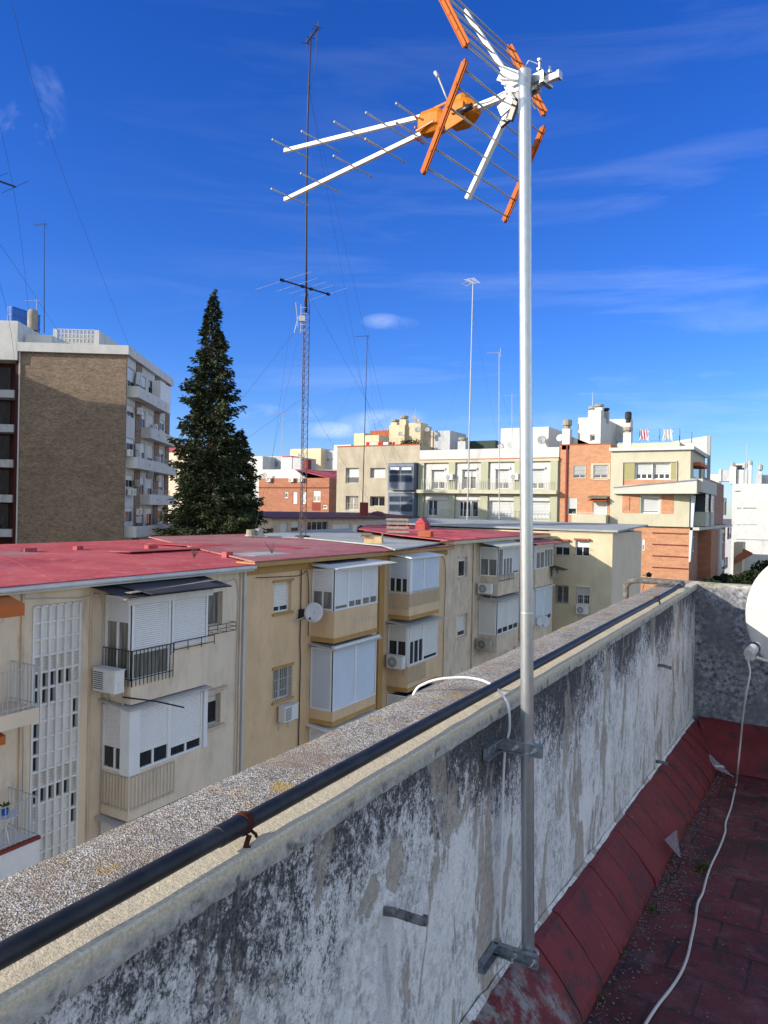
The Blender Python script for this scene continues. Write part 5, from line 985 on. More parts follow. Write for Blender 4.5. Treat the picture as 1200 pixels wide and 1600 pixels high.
# ---------------- tall brick building on the left ----------------
def tall():
    hd=R(-3); K=cam2w(*( (193-600)/F*62,62)); K=at(193,700,Y=62); u=cam2w(math.cos(hd),-math.sin(hd)); nF=cam2w(-math.sin(hd),-math.cos(hd))
    f=Fac(K[:2],u[:2],nF[:2]); g=Fac(K[:2],(-nF)[:2],u[:2])     # f: brick end wall facing us, g: balcony side
    r=thing('apartment_tower','tall brown brick apartment building with white cornice and blank end wall','building',(K.x,K.y,G))
    uL=f.px(27,700)[0]; zc=f.px(110,552)[1]; zt=f.px(110,538)[1]; D=15.6
    m=MB(); m.quad(f.p(uL,0,G),f.p(-.35,0,G),f.p(-.35,0,zc),f.p(uL,0,zc)); m.fbox(f,-.35,0,-.3,.0,G,zc); m.quad(f.p(uL,0,G),f.p(uL,-D,G),f.p(uL,-D,zc),f.p(uL,0,zc)); m.quad(f.p(uL,-D,G),f.p(0,-D,G),f.p(0,-D,zc),f.p(uL,-D,zc)); m.build('end_wall','brown_brick',r)
    m=MB(); m.quad(f.p(uL-.1,.30,zc-.0),f.p(.30,.30,zc),f.p(.30,.30,zt),f.p(uL-.1,.30,zt)); m.fbox(f,uL-.1,.35,-D-.3,.299,zc-.003,zt); m.build('cornice','white_wall',r)
    # side wall with windows; pixel rectangles
    def gz(x,y,d=0): return g.px(x,y,d)
    wins=[]; rows=[(158,318),(448,556),(712,870),(1000,1110),(1255,1380)]
    zr=[]
    for (a,b) in rows:
        z1=g.px(202,540+a*.2)[1]; z0=g.px(202,540+b*.2)[1]; zr.append((z0,z1))
    cols=[(195.8,207.8),(217.5,225.0),(229,238),(246.5,254.5)]
    for j,(z0,z1) in enumerate(zr):
        for i,(x0,x1) in enumerate(cols):
            a=g.px(x0,780)[0]; b=g.px(x1,780)[0]; rr=random.Random(j*7+i); zz0=z0-(.7 if i in (1,2) else 0)
            wins.append((a,b,zz0,z1-.1,rr.choice((.25,.4,.55,.7,.3)),2,dict(gl=rr.choice(('glass','glass','glass_blue')),sl=rr.choice(('slat_blue','slat_warm','slat')),fr='grey_frame')))
    facade(r,g,0.02,D,G,zc,wins,'white_wall',px=False,dep=.12,name='side_wall',pitch=.16,fw=.07)
    m=MB()
    for (x0,x1) in ((208.6,216.6),(238.6,245.6),(255.8,262)): 
        a=g.px(x0,780)[0]; b=min(g.px(x1,780)[0],D); m.fbox(g,a,b,0,.10,G,zc)
        m.build('brick_pier','brown_brick',r); m=MB()
    m.fbox(g,0,.25,0,.12,G,zc); m.build('brick_pier','brown_brick',r)
    # balconies
    def BZ(y): return g.px(195.6,540+y*.2,1.0)[1]
    spec=[(0,1,310,398),(1,2,640,705),(0,2,872,955),(1,2,1152,1222),(0,2,1432,1515)]
    ux={0:g.px(195.6,780)[0],1:g.px(217,780)[0]}; ue={1:g.px(246,780)[0],2:D}
    h=.95
    for (c0,c1,ya,yb) in spec:
        zz=None
        j=spec.index((c0,c1,ya,yb)); z1=zr[j][0]-.05; z1=min(z1,zr[j][1]-1.7); b=MB()
        b.fbox(g,ux[c0],ue[c1],.85,.97,z1-h,z1); b.fbox(g,ux[c0],ue[c1],.0,.85,z1-h,z1-h+.12); b.fbox(g,ux[c0],ux[c0]+.1,0,.85,z1-h+.12,z1); b.fbox(g,ue[c1]-.1,ue[c1],0,.85,z1-h+.12,z1); o=b.build('balcony','white_wall',r)
        m=MB()
        for q in (.25,.6,.85): m.tube([g.p(ux[c0]+(ue[c1]-ux[c0])*q,.97,z1-.45),g.p(ux[c0]+(ue[c1]-ux[c0])*q,1.06,z1-.47)],.05,6)
        m.build('drain_spout','grey_conc',o)
        if j in (2,3): rail(g,ux[1]+1,ue[1]+1.5,z1,z1+.5,o,d=.9,step=.25,mat='iron_light')
    m=MB(); z0,z1=zr[0]; m.fbox(g,8.2,12.3,.12,.9,z0-.9,z1-.02); o=m.build('glazed_gallery','slat',r)
    n=MB(); 
    for k in range(6): n.fbox(g,8.2+k*.8,8.26+k*.8,.9,.93,z0-.9,z1-.02)
    n.build('gallery_frame','white_metal',o)
    # spandrels white where there is no balcony
    # rooftop: parapet, lattice screen and stair box
    zl=f.px(120,515,-1)[1]; ulA,ulB=f.px(83,528,-1)[0],f.px(155,528,-1)[0]
    m=MB(); m.fbox(f,uL+.2,ulA,-.9,-.7,zt-.2,f.px(60,523,-.7)[1]); m.build('parapet','white_wall',r)
    m=MB(); m.fbox(f,ulB-.25,ulB,-9,-1.15,zt-.2,zl); m.fbox(f,ulA,ulA+.35,-1.15,-.95,zt-.2,zl); m.fbox(f,ulB-.35,ulB,-1.15,-.95,zt-.2,zl); m.fbox(f,ulA,ulB,-9,-8.8,zt-.2,zl); m.build('roof_room','white_wall',r)
    s=MB(); n=10; a0=ulA+.35; cw=(ulB-.35-a0)/n; zb=zt-.05; rows_=4; ch=(zl-zb)/rows_
    for i in range(n+1): s.fbox(f,a0+cw*i-.035,a0+cw*i+.035,-1.12,-.98,zb,zl)
    for j in range(rows_+1): 
        for i in range(n): s.fbox(f,a0+cw*i+.035,a0+cw*(i+1)-.035,-1.12,-.99,zb+ch*j-.035,zb+ch*j+.035)
    for i in range(n):
        for j in range(rows_): c=f.p(a0+cw*(i+.5),-1.05,zb+ch*(j+.5)); s.lathe(c,nF,[(cw*.36,-.06),(cw*.36,.05),(cw*.24,.05),(cw*.24,-.06),(cw*.36,-.06)],8)
    s.build('lattice_screen','white_wall',r); MB().fbox(f,a0,ulB-.35,-2.4,-2.3,zb,zl-.1).build('screen_back','plaster_grey',r)
    # left wing that comes forward, with its balconies
    w=thing('apartment_tower','white-topped wing with dark maroon recessed balconies at the left edge','building',f.p(uL-4,0,G)); zw=f.px(15,501,.3)[1]; zb=f.px(15,562,.3)[1]
    m=MB(); m.fbox(f,uL-9,uL-.02,-6,.30,zb,zw); m.build('attic','white_wall',w)
    m=MB(); a=f.px(65,520,-6)[0]; m.quad(f.p(uL-.02,-6,zb),f.p(uL+.2,-12,zb),f.p(uL+.2,-12,zw),f.p(uL-.02,-6,zw)); m.fbox(f,uL-.4,uL-.02,-14,-6.01,zb,zw-.02); m.build('side_parapet','white_wall',w)
    m=MB(); m.fbox(f,uL-9,uL-.25,-6,-1.4,G,zb-.004); m.fbox(f,uL-.25,uL-.02,-6,.0,G,zb-.004); m.build('recess','maroon',w)
    for j,(ya,yb) in enumerate(((609,621),(663,675),(718,730),(773,785),(827,839))):
        z1=f.px(12,ya,.2)[1]; z0=f.px(12,yb,.2)[1]; m=MB(); m.fbox(f,uL-9,uL-.28,-1.4,.2,z0,z1); m.build('balcony_slab','plaster_grey',w)
        MB().fbox(f,uL-9,uL-1.2,-1.38,-1.3,z1,z1+2.1).build('balcony_door','glass',w)
    MB().tube([f.p(uL+.1,.08,G),f.p(uL+.1,.08,zc)],.06,6).build('downpipe','white_wall',w)
    # blue crates and vent on the wing roof
    q=f.p(uL-.2,-3,zw); MB().lathe(q,(0,0,1),[(.42,0),(.42,1.6),(.30,1.8),(0,1.85)],14).build('vent_pipe','chimney_clay',None,smooth='auto',label='stout round grey vent pipe in front of the blue crates on the left roof',cat='vent')
    q0=f.p(uL+.7,-9.5,0); q0=at(36,520,Y=73); zb_=zw-.8; top=at(36,488,Y=73).z; k=0
    for i in range(5):
        for j in range(3):
            c=at(20+i*8.6,520,Y=70+i*1.6); z0=at(20+i*8.6,511+i*2.2,Y=70+i*1.6).z+j*.72-.35; s=.3
            o=MB(); s=.34; o.box(c.x-s,c.x+s,c.y-s,c.y+s,z0,z0+.68); o.box(c.x-s-.04,c.x+s+.04,c.y-s-.04,c.y+s+.04,z0+.69,z0+.75)
            for dx in (-.22,0,.22): o.box(c.x+dx-.05,c.x+dx+.05,c.y-s-.04,c.y-s,z0+.03,z0+.68)
            o.build('blue_crate','blue_plastic',None,label='blue plastic crate in the stack on the roof at the upper left',cat='crate',group='blue crates stacked on the roof')
    # air conditioners on the side
    names=['in the top storey','second from the top','third from the top','fourth from the top','in the lowest storey seen']
    for (x,y,d,st) in ((217.5,597,.35,0),(218.5,588,.35,0),(251,627,.35,0),(219,643,.35,1),(246,668,.5,1),(203.5,708,.35,2),(218,699,.4,2),(218,710,.4,2),(251,719,.5,2),(220,755,.6,3),(205,769,.35,3),(211,769,.45,3),(249.5,748,.4,3),(218.5,800,.4,4),(218.5,812,.4,4),(246,836,.4,4)):
        a,z=g.px(x,y,d); c=g.p(a,.30,z-.28); rz=math.atan2(g.n.y,g.n.x)+math.pi/2
        ac(c,rz,'small air conditioner on the tall brick building, '+names[st],'air conditioners on the tall brick building',1.0,2 if (x+y)%3<1 else 0)
    q=g.p(*((g.px(234,742,1.2)[0],1.2,g.px(234,742,1.2)[1]))); wdish(q,.42,cam2w(math.sin(R(200)),math.cos(R(200)),.3),'grey satellite dish on a balcony of the tall brick building',mat='dish_grey')
tall()
# neighbour outside the frame whose shadow lies on the brick end wall
def shade_block():
    r=thing('neighbour_building','tall plain apartment building out of frame to the left','building',tuple(cam2w(-52,48,G)))
    def pt(X,Y): v=cam2w(X,Y); return (v.x,v.y)
    H=15.6; m=MB(); m.shell([pt(-60,44),pt(-38,44),pt(-38,55.2),pt(-60,55.2)],G,H); m.build('front_block','cream',r); m=MB(); m.shell([pt(-60,55.2),pt(-43.4,55.2),pt(-43.4,60),pt(-60,60)],G,H-.01); m.build('rear_block','cream',r)
    f=Fac(pt(-38,44),(pt(-38,55)[0]-pt(-38,44)[0],pt(-38,55)[1]-pt(-38,44)[1]),tuple(cam2w(1,0))[:2])
    for k in range(8):
        for j in range(3): panel(f,1.2+j*3.4,2.8+j*3.4,G+1+k*3.4,G+2.6+k*3.4,.4,r,d=.02,pitch=.3)
shade_block()
# ---------------- trees ----------------
def leafmesh(name,mat,parent,blobs,seed,size,flat=.0):
    """many small leaf tufts; blobs: (centre, radius xyz, count)"""
    r=random.Random(seed); v=[]; f=[]; o0=origin(parent)
    for c,(rx,ry,rz),n in blobs:
        for i in range(n):
            while True:
                a,b,d=r.uniform(-1,1),r.uniform(-1,1),r.uniform(-1,1); q=a*a+b*b+d*d
                if .12<q<1: break
            p=Vector((c[0]+a*rx,c[1]+b*ry,c[2]+d*rz))-o0; s=size*r.uniform(.5,1.3)
            u=Vector((r.gauss(0,1),r.gauss(0,1),r.gauss(0,.6))).normalized(); w=u.cross(Vector((r.gauss(0,1),r.gauss(0,1),r.gauss(0,1)))).normalized(); k=len(v)
            v+=[p-u*s*.5,p+w*s*.4,p+u*s*.5,p-w*s*.35]; f.append((k,k+1,k+2,k+3))
    me=bpy.data.meshes.new(name); me.from_pydata([tuple(x) for x in v],[],f); me.materials.append(MATS[mat]); o=bpy.data.objects.new(name,me); COL.objects.link(o); o.parent=parent; return o
def conifer(px,yt,Y,prof,label,seed,dens=1.):
    top=at(px,yt,Y=Y); k=Y/F; base=Vector((top.x,top.y,G)); t=thing('conifer_tree',label,'tree',base,None); r=random.Random(seed)
    MB().tube([base,base+(top-base)*.5,top-Vector((0,0,.3))],.3,10,rs=[.34,.2,.03]).build('trunk','bark',t,smooth=True)
    def rad(z):
        y=yt+(top.z-z)/k
        for i in range(len(prof)-1):
            (y0,r0),(y1,r1)=prof[i],prof[i+1]
            if y<=y1: return (r0+(r1-r0)*(y-y0)/(y1-y0))*k
        return prof[-1][1]*k
    limbs=MB(); v=[]; f=[]; z=top.z-.15
    while z>G+1.5:
        R0=rad(z); nb=max(5,int(7+R0*2.6)); 
        for i in range(nb):
            a=r.uniform(0,2*math.pi); lobe=.80+.44*mn.noise(Vector((math.cos(a)*1.6,math.sin(a)*1.6,z*.5+seed)))+.42*mn.noise(Vector((math.cos(a)*4,math.sin(a)*4,z*1.3+seed)))
            L=R0*lobe*r.uniform(.78,1.08); zz=z+r.uniform(-.2,.2); d=Vector((math.cos(a),math.sin(a),0)); sag=-.22*L; tip=Vector((base.x,base.y,zz))+d*L+Vector((0,0,sag+.12*L))
            p0=Vector((base.x,base.y,zz)); mid=p0+d*L*.55+Vector((0,0,sag*.9)); 
            if L>.7 and r.random()<.5: limbs.tube([p0,mid,tip],.03,4,rs=[.045,.03,.008])
            n=int((6+L*30)*dens)
            for j in range(n):
                q=r.uniform(.22,1.0)**.75; c=(p0*(1-q)**2+mid*2*q*(1-q)+tip*q*q); side=Vector((-d.y,d.x,0)); wid=.34*L*(1.08-q)+.07
                c=c+side*r.uniform(-wid,wid)+Vector((0,0,r.uniform(-.22,.10)-abs(r.gauss(0,.05))))
                s=r.uniform(.12,.30); u=(d*r.uniform(.3,1)+side*r.uniform(-.8,.8)+Vector((0,0,r.uniform(-.7,.15)))).normalized(); w=u.cross(Vector((r.gauss(0,1),r.gauss(0,1),r.gauss(0,1)))).normalized(); b=len(v)
                v+=[c,c+u*s*.6+w*s*.26,c+u*s*1.25,c+u*s*.6-w*s*.26]; f.append((b,b+1,b+2,b+3))
        z-=.24 if z>-2.5 else .9
    limbs.build('limbs','bark',t)
    me=bpy.data.meshes.new('crown'); me.from_pydata([tuple(q-base) for q in v],[],f); me.materials.append(MATS['conifer']); o=bpy.data.objects.new('crown',me); COL.objects.link(o); o.parent=t
conifer(333,454,50,((454,1),(475,8),(500,17),(530,21),(545,30),(580,37),(600,45),(625,45),(660,48),(700,58),(740,66),(790,80),(840,86),(1100,92)),'tall dark conifer rising above the red roofs beside the brick tower',4,1.15)
conifer(375,668,52,((668,1),(690,13),(720,26),(760,33),(800,36),(840,38),(1100,42)),'lower dark conifer growing against the right side of the tall one',9,1.1)
def broad(px,y,Y,rad,hgt,label,seed,name='broadleaf_tree'):
    c=at(px,y,Y=Y); b=Vector((c.x,c.y,G)); t=thing(name,label,'tree',b,'trees in the street at the right'); r=random.Random(seed)
    MB().tube([b,b+Vector((.2,.1,(c.z-G)*.5)),Vector((c.x,c.y,c.z-hgt*.4))],.2,8,rs=[.26,.2,.12]).build('trunk','bark',t,smooth=True)
    m=MB(); bl=[]
    for i in range(16):
        a=r.uniform(0,6.28); q=r.uniform(.25,.85); p=Vector((c.x+math.cos(a)*rad*q,c.y+math.sin(a)*rad*q,c.z+r.uniform(-.9,.35)*hgt*(1-q*.4))); s=rad*r.uniform(.28,.5); bl.append((p,(s,s,s*.75),620))
        if i%2==0: m.tube([Vector((c.x,c.y,c.z-hgt*.8)),(Vector((c.x,c.y,c.z-hgt*.5))+p)*.5,p],.05,5,rs=[.1,.06,.02])
    m.build('limbs','bark',t); leafmesh('crown','leaf_dark',t,bl,seed,.34)
broad(1180,908,72,2.5,2.2,'dark leafy tree beyond the end wall, beside the satellite dish',1)
broad(1148,908,78,2.0,1.7,'dark rounded tree right behind the far parapet corner',2)
broad(1105,918,70,1.7,1.4,'lowest dark bushy tree peeping over the parapet corner',3)
broad(1218,893,84,3.0,2.4,'dark tree farthest right, mostly hidden by the dish',5)
# ---------------- buildings farther back (their fronts face the camera side of the street grid) ----------------
def pbox(root,name,mat,s,x0,y0,x1,y1,dep,proud=0.,z0=None):
    f=SF(s); a,b,c,d=f.rect(x0,y0,x1,y1,proud); c=c if z0 is None else z0; return MB().fbox(f,a,b,-dep,proud,c,d).build(name,mat,root)
def front(root,s,x0,y0,x1,y1,wins,mat,dep=10,z0=G,name='wall',wd=.15,side=None,**kw):
    wins=[tuple(w[:6])+({**dict(sl='slat_far'),**{k:('slat_far' if v=='slat' else v) for k,v in (w[6] if len(w)>6 else {}).items()}},) for w in wins]
    f=SF(s); a,b,c,d=f.rect(x0,y0,x1,y1); ztop=d; zb=c if z0 is None else z0
    o=facade(root,f,a,b,zb,ztop,wins,mat,dep=wd,name=name,**kw); m=MB(); m.shell([(b,s),(b,s+dep),(a,s+dep),(a,s)],zb,ztop,skip=(3,)); m.build('body',side or mat,root); return f,a,b,ztop
def cowl(root,s,px,yb,yt,w=.5,mat='white_wall',cap='chimney_clay',dep=0):
    f=SF(s); u,z0=f.px(px,yb); z1=f.px(px,yt)[1]; h=z1-z0; o=MB().fbox(f,u-w/2,u+w/2,-w,0,z0-.6,z0+h*.62).build('chimney',mat,root); c=f.p(u,-w/2,z0+h*.62); MB().lathe(c,(0,0,1),[(w*.42,0),(w*.42,h*.12),(w*.6,h*.14),(w*.6,h*.34),(w*.45,h*.38),(0,h*.38)],10).build('cowl',cap,o)
def tanb():
    S=80; r=thing('apartment_block','pale stone-coloured block with two dark blue-grey bay windows','building',(-45,86,G))
    f,a,b,zt=front(r,S,526,697,655,810,[(540,731,560.5,755,.62,1,dict(sl='slat_warm')),(578.5,731,602,746.5,.97,1,dict(sl='slat')),(540,775,560,797,.08,2,dict(gl='glass_curtain')),(578,775.5,601,791,.05,2,dict(fr='bronze',gl='glass'))],'stone_wall',12,side='stone_wall',wd=.45,fw=.08,pitch=.14)
    MB().fbox(f,a-.05,b+.05,-.3,.05,zt+.002,zt+.14).build('coping','terracotta',r)
    for x0,y0,x1,y1 in ((540,731,560.5,755),(540,775,560,797)):
        h=f.rect(x0,y0,x1,y1); rail(f,h[0],h[1],h[2],h[2]+.9,r,d=-.1,step=.16,mat='iron_light')
    for k,(y0,y1) in enumerate(((724,766),(770,812))):
        u0,u1,z0,z1=f.rect(606,y0,646,y1,1.2); m=MB(); m.fbox(f,u0,u1,0,1.2,z0,z1); q=m.build('bay_box','blue_grey',r)
        h=[(608+.5,y0+5,625,y0+16 if k==0 else y0+14,.5 if k==0 else 0),(626.5,y0+5,644,y0+16 if k==0 else y0+14,.5 if k==0 else 0),(608.5,y0+18,625,y0+29,0),(626.5,y0+18,644,y0+29,0)]
        for (x0,ya,x1,yb,cl) in h: e=f.rect(x0,ya,x1,yb,1.2); panel(f,e[0],e[1],e[2],e[3],cl,q,d=1.2,n=1,fr='dark_frame',gl='glass_blue',pitch=.14,fw=.10)
        MB().fbox(f,u0-.1,u1+.1,-.01,1.3,z1+.002,z1+.12).build('bay_roof','grey_conc',q)
    # roof rooms
    m=pbox(r,'roof_room','cream_yellow',S+5,553,677,569.5,698,4); pbox(r,'roof_room','cream_yellow',S+5.01,569.6,680,592,698,3.6)
    pbox(r,'roof_wall','terracotta',S+9,578,672.5,609,692,.4); pbox(r,'roof_room','cream_yellow',S+2,608,664,632,697,6)
    cowl(r,S+2.2,615,668,655,.9,'cream_yellow','chimney_clay'); cowl(r,S+2.2,629,666,649,.9,'cream_yellow','chimney_clay')
    pbox(r,'roof_room','cream_yellow',S+2.5,632.2,661,647,697,5); pbox(r,'chimney','cream_yellow',S+2.4,647.1,660,657,697,2)
    rail(f,f.px(596,697)[0],f.px(654,697)[0],zt+.1,zt+.9,r,d=-.3,step=.5,mat='iron')
    f2=SF(S+1); 
    items=[(572,577,'cloth_red','red'),(580,585,'cloth_white','white'),(590.5,598,'cloth_red','big red'),(599,606,'cloth_white','second white'),(608,612,'cloth_dark','dark blue'),(613,617,'cloth_red','last red')]
    for x0,x1,mt,nm in items:
        e=f2.rect(x0,691,x1,697.5); m=MB(); n=6
        for i in range(n): ua=e[0]+(e[1]-e[0])*i/n; ub=e[0]+(e[1]-e[0])*(i+1)/n; da=.06*math.sin(i*2.1); db=.06*math.sin((i+1)*2.1); m.quad(f2.p(ua,da,e[2]),f2.p(ub,db,e[2]),f2.p(ub,0,e[3]),f2.p(ua,0,e[3])); m.quad(f2.p(ua,-.04,e[3]),f2.p(ub,-.04,e[3]),f2.p(ub,db-.06,e[2]+.3),f2.p(ua,da-.06,e[2]+.3))
        m.build('hanging_laundry',mt,None,label=nm+' cloth drying on the line on the roof of the stone-coloured block',cat='laundry',group='laundry on the roof')
    m=MB(); m.tube([f2.p(f2.px(570,691)[0],-.02,f2.px(570,690.6)[1]),f2.p(f2.px(620,691)[0],-.02,f2.px(620,690.6)[1])],.02,4); m.build('clothes_line','wire',r)
    rr=random.Random(3); pl=thing('roof_plants','row of dark plants along the roof edge of the stone-coloured block','plants',f2.p(f2.px(640,696)[0],0,zt)); m=MB()
    for i in range(420):
        c=f2.p(f2.px(rr.uniform(624,653),696)[0],-.4+rr.uniform(-.3,.3),zt+rr.random()*.75); u=Vector((rr.gauss(0,1),rr.gauss(0,1),rr.gauss(0,1))).normalized()*.22; w=u.cross(Vector((rr.random(),1,rr.random()))).normalized()*.08; m.quad(c,c+u*.5+w,c+u,c+u*.5-w)
    m.build('leaves','leaf_dark',pl)
    nd=cam2w(math.sin(R(192)),math.cos(R(192)),.3)
    for (x,y,rr_,dd,lab) in ((651.5,657,.40,1,'larger grey satellite dish high on the roof tower of the stone-coloured block'),(647,653,.26,1,'small pale satellite dish beside the larger grey one on the roof tower'),(625,677.5,.28,1,'grey satellite dish on the front of the cream roof tower'),(652,671,.38,1,'lower grey satellite dish on the side of the cream roof tower')):
        wdish(at(x,y,s=S+1.4),rr_,nd,lab,mat='dish_grey',group=None,foot=at(x,y+3,s=S+2.6))
tanb()
def greenb():
    S=80; r=thing('apartment_block','long pale green and white block with a railed balcony running across it','building',(-30,86,G))
    w1=[(675,733,694,764,.66,2,dict(gl='glass_curtain')),(723,733,744,764,.38,2,dict(gl='glass_curtain')),(775,733,795,764,.70,2,dict(gl='glass_curtain')),(829,733,850,764,.72,2,dict(gl='glass_curtain'))]
    w2=[(668,781,683,806,0,2,dict(gl='glass_blue')),(717,783,735,808,0,3,dict(gl='glass')),(737,783,747,808,0,1,dict(gl='glass')),(766,783,803,808,1,1,dict()),(829,783,859,808,1,2,dict())]
    f,a,b,zt=front(r,S,655.3,702,873,830,w1+w2,'pale_green',12,fw=.1,pitch=.16,wd=.25)
    u=lambda x: f.px(x,740)[0]; z=lambda y: f.px(760,y)[1]
    MB().fbox(f,a,b,0,.30,z(722),z(718)).build('band','straw',r); MB().fbox(f,a,b,0,.32,z(718)+.003,z(718)+.1).build('red_line','terracotta',r); MB().fbox(f,a,b,-.02,.10,z(717.5)+.08,zt+.06).build('parapet','white_wall',r)
    # white surrounds of the recesses
    for x0,x1,wa,wb in ((666,702,675,694),(713,752,723,744),(766,804,775,795),(822,860,829,850)):
        m=MB(); m.fbox(f,u(x0),u(wa)-.03,0,.05,z(766),z(725)); m.fbox(f,u(wb)+.03,u(x1),0,.05,z(766),z(725)); m.fbox(f,u(wa)-.03,u(wb)+.03,0,.05,z(732.4),z(725)); m.fbox(f,u(wa)-.2,u(wb)+.2,.05,.2,z(733.5),z(730.5)); m.build('white_surround','white_wall',r)
        MB().fbox(f,u(x0),u(x1),0,.12,z(782),z(777)).build('shutter_box','white_wall',r)
    for x0,x1 in ((655.3,664),(702.5,712.5),(752.5,764),(805,818),(861,872.5)):
        MB().fbox(f,u(x0),u(x1),0,.28,z(766),z(722)).build('pilaster','green_wall',r); MB().fbox(f,u(x0),u(x1),0,.28,z(830),z(772)).build('pilaster','green_wall',r)
    q=MB().fbox(f,a,b,0,.9,z(771.5),z(766)).build('balcony_slab','straw',r); rail(f,u(664),u(861),z(766),z(749.5),q,d=.85,step=.28,r=.016,mat='straw_pale')
    rail(f,u(664),u(861),z(808),z(797),r,d=.4,step=.4,r=.014,mat='iron_light')
    for x,y,lab in ((705,750,'white air conditioner hung on the left part of the long green and white block'),(806.5,750,'white air conditioner hung in the middle of the long green and white block')):
        ac(f.p(u(x),.48,z(y)),0,lab,None,1.15,0)
    m=MB(); m.fbox(f,u(699),u(705),0,.3,z(797),z(789)); m.fbox(f,u(699),u(705),0,.3,z(808),z(800)); m.build('meter_boxes','grey_frame',r)
    MB().tube([f.p(u(701),.1,z(776)),f.p(u(706),.1,z(783)),f.p(u(709),.1,z(792)),f.p(u(709.5),.1,z(808))],.06,6).tube([f.p(u(706),.1,z(776)),f.p(u(708),.1,z(786))],.05,6).build('black_pipe','iron',r)
    pbox(r,'roof_room','white_wall',S+3,782,668,857,703,7); pbox(r,'roof_room','cream_old',S+3.5,661,673,676,703,4); pbox(r,'roof_room','plaster_grey',S+3.4,678,673,703,703,5); pbox(r,'dark_roof','dark_green',S+7,703.2,689,774,703,8); cowl(r,S+2,721,700,683,1.0,'plaster_grey')
    MB().bar(at(786,696,s=S+2),at(779,699,s=S+2),.3,.5).build('roof_box','plaster_grey',r)
    nd=cam2w(math.sin(R(196)),math.cos(R(196)),.3); wdish(at(846,687,s=S+2.2),.52,nd,'grey satellite dish on the white roof room right of the big pole',mat='dish_grey',group=None,foot=at(848,692,s=S+3)); wdish(at(668,671,s=S+2.2),.3,nd,'grey satellite dish on the worn roof room left end of the green block',mat='dish_grey',group=None,foot=at(668,674,s=S+3.4)); wdish(at(875,684,s=S+3),.42,cam2w(math.sin(R(215)),math.cos(R(215)),.3),'white satellite dish between the green block and the orange building',group=None,foot=at(876,690,s=S+3.5))
greenb()
def orangeb():
    S=80; r=thing('apartment_block','orange brick and cream corner building with green panels and a slanting ledge','building',(-13,88,G))
    f,a,b,zt=front(r,S,873.5,695,953,830,[(896,727,915,747,.80,2,dict(bars='iron_light')),(928,727,949.5,747,.80,2,dict(bars='iron_light')),(887,778,901,804,.66,1,dict()),(926,785,948,806,.97,1,dict(sl='slat'))],'orange_brick',11,fw=.08,pitch=.16)
    u=lambda x: f.px(x,760)[0]; z=lambda y,x=1000: f.px(x,y)[1]
    MB().fbox(f,u(884),u(886.5),0,.18,z(830,885),zt).build('downpipe','dark_brick_red',r); m=MB(); m.fbox(f,u(923),u(927),0,.08,z(749,925),z(724,925)); m.fbox(f,u(950.2),u(953),0,.08,z(749,950),z(724,950)); m.fbox(f,u(927),u(950.2),0,.08,z(726.3,940),z(724,940)); m.fbox(f,u(927),u(950.2),0,.08,z(750,940),z(748,940)); m.build('window_surround','straw',r)
    MB().fbox(f,a,b,-.3,.06,zt+.002,zt+.10).build('coping','terracotta',r)
    q=MB().fbox(f,u(900),u(953),0,1.5,z(818,920),z(804,920)).build('balcony','straw',r); rail(f,u(901),u(953),z(804,920),z(800.5,920),q,d=1.4,step=.7,mat='white_metal'); 
    m=MB(); 
    for k in range(9): x0=u(921)+(u(952)-u(921))*k/9; x1=u(921)+(u(952)-u(921))*(k+1)/9; m.slab([f.p(x0,.05,z(775,935)),f.p((x0+x1)/2,.05,z(775,935)+.08),f.p((x0+x1)/2,1.2,z(779,935)+.08),f.p(x0,1.2,z(779,935))],0,.04); m.slab([f.p((x0+x1)/2,.05,z(775,935)+.08),f.p(x1,.05,z(775,935)),f.p(x1,1.2,z(779,935)),f.p((x0+x1)/2,1.2,z(779,935)+.08)],0,.04)
    m.build('tiled_canopy','chimney_clay',r); m=MB(); m.slab([f.p(u(922),.1,z(779,935)),f.p(u(922),1.0,z(783,935)),f.p(u(951),1.0,z(783,935)),f.p(u(951),.1,z(779,935))],0,.03); m.build('awning','orange_cloth',r)
    # cream corner block
    fc,c0,c1,zc=front(r,S-.35,953.4,704,1078,822,[(992,723.5,1019.5,749,.72,3,dict()),(1019.6,723.5,1047,749,.72,3,dict()),(1001,775.5,1030,802,.95,1,dict())],'straw',12,z0=None,fw=.12,pitch=.16,wd=.35)
    zl=fc.px(1040,822)[1]; uc=lambda x: fc.px(x,760)[0]; Z=lambda y,x=1015: fc.px(x,y)[1]
    MB().fbox(fc,uc(974),uc(991),-.01,.03,Z(749),Z(723)).build('green_panel','olive',r); MB().fbox(fc,uc(1048),uc(1056),-.01,.03,Z(749),Z(723)).build('green_panel','olive',r)
    m=MB(); m.fbox(fc,uc(974),uc(1056),0,.02,Z(757.5),Z(750)); m.build('brick_panel','orange_brick',r); m=MB(); m.fbox(fc,uc(973),uc(999.8),0,.03,Z(802),Z(773)); m.build('brick_panel','orange_brick',r); m=MB(); m.fbox(fc,uc(1034),uc(1053),0,.03,Z(802),Z(773)); m.build('brick_panel','orange_brick',r); MB().fbox(fc,uc(984),uc(984.7),.03,.06,Z(798),Z(777)).build('groove','dark_brick_red',r)
    for x0,x1,ya,yb in ((972,1057,720.5,722.5),(972,973.6,722.5,757.5),(1056.4,1057.6,722.5,757.5)): MB().fbox(fc,uc(x0),uc(x1),.0,.14,Z(yb),Z(ya)).build('recess_shadow','bronze',r)  # brown strips paint the shadow lines around the recess
    MB().fbox(fc,c0-.1,c1+.35,-12.2,.35,zc+.002,zc+.36).build('cornice','white_wall',r); MB().fbox(fc,c0+.4,c1-1.2,-10.5,-1.0,zc+.362,Z(690.5)).build('roof_parapet','straw',r)
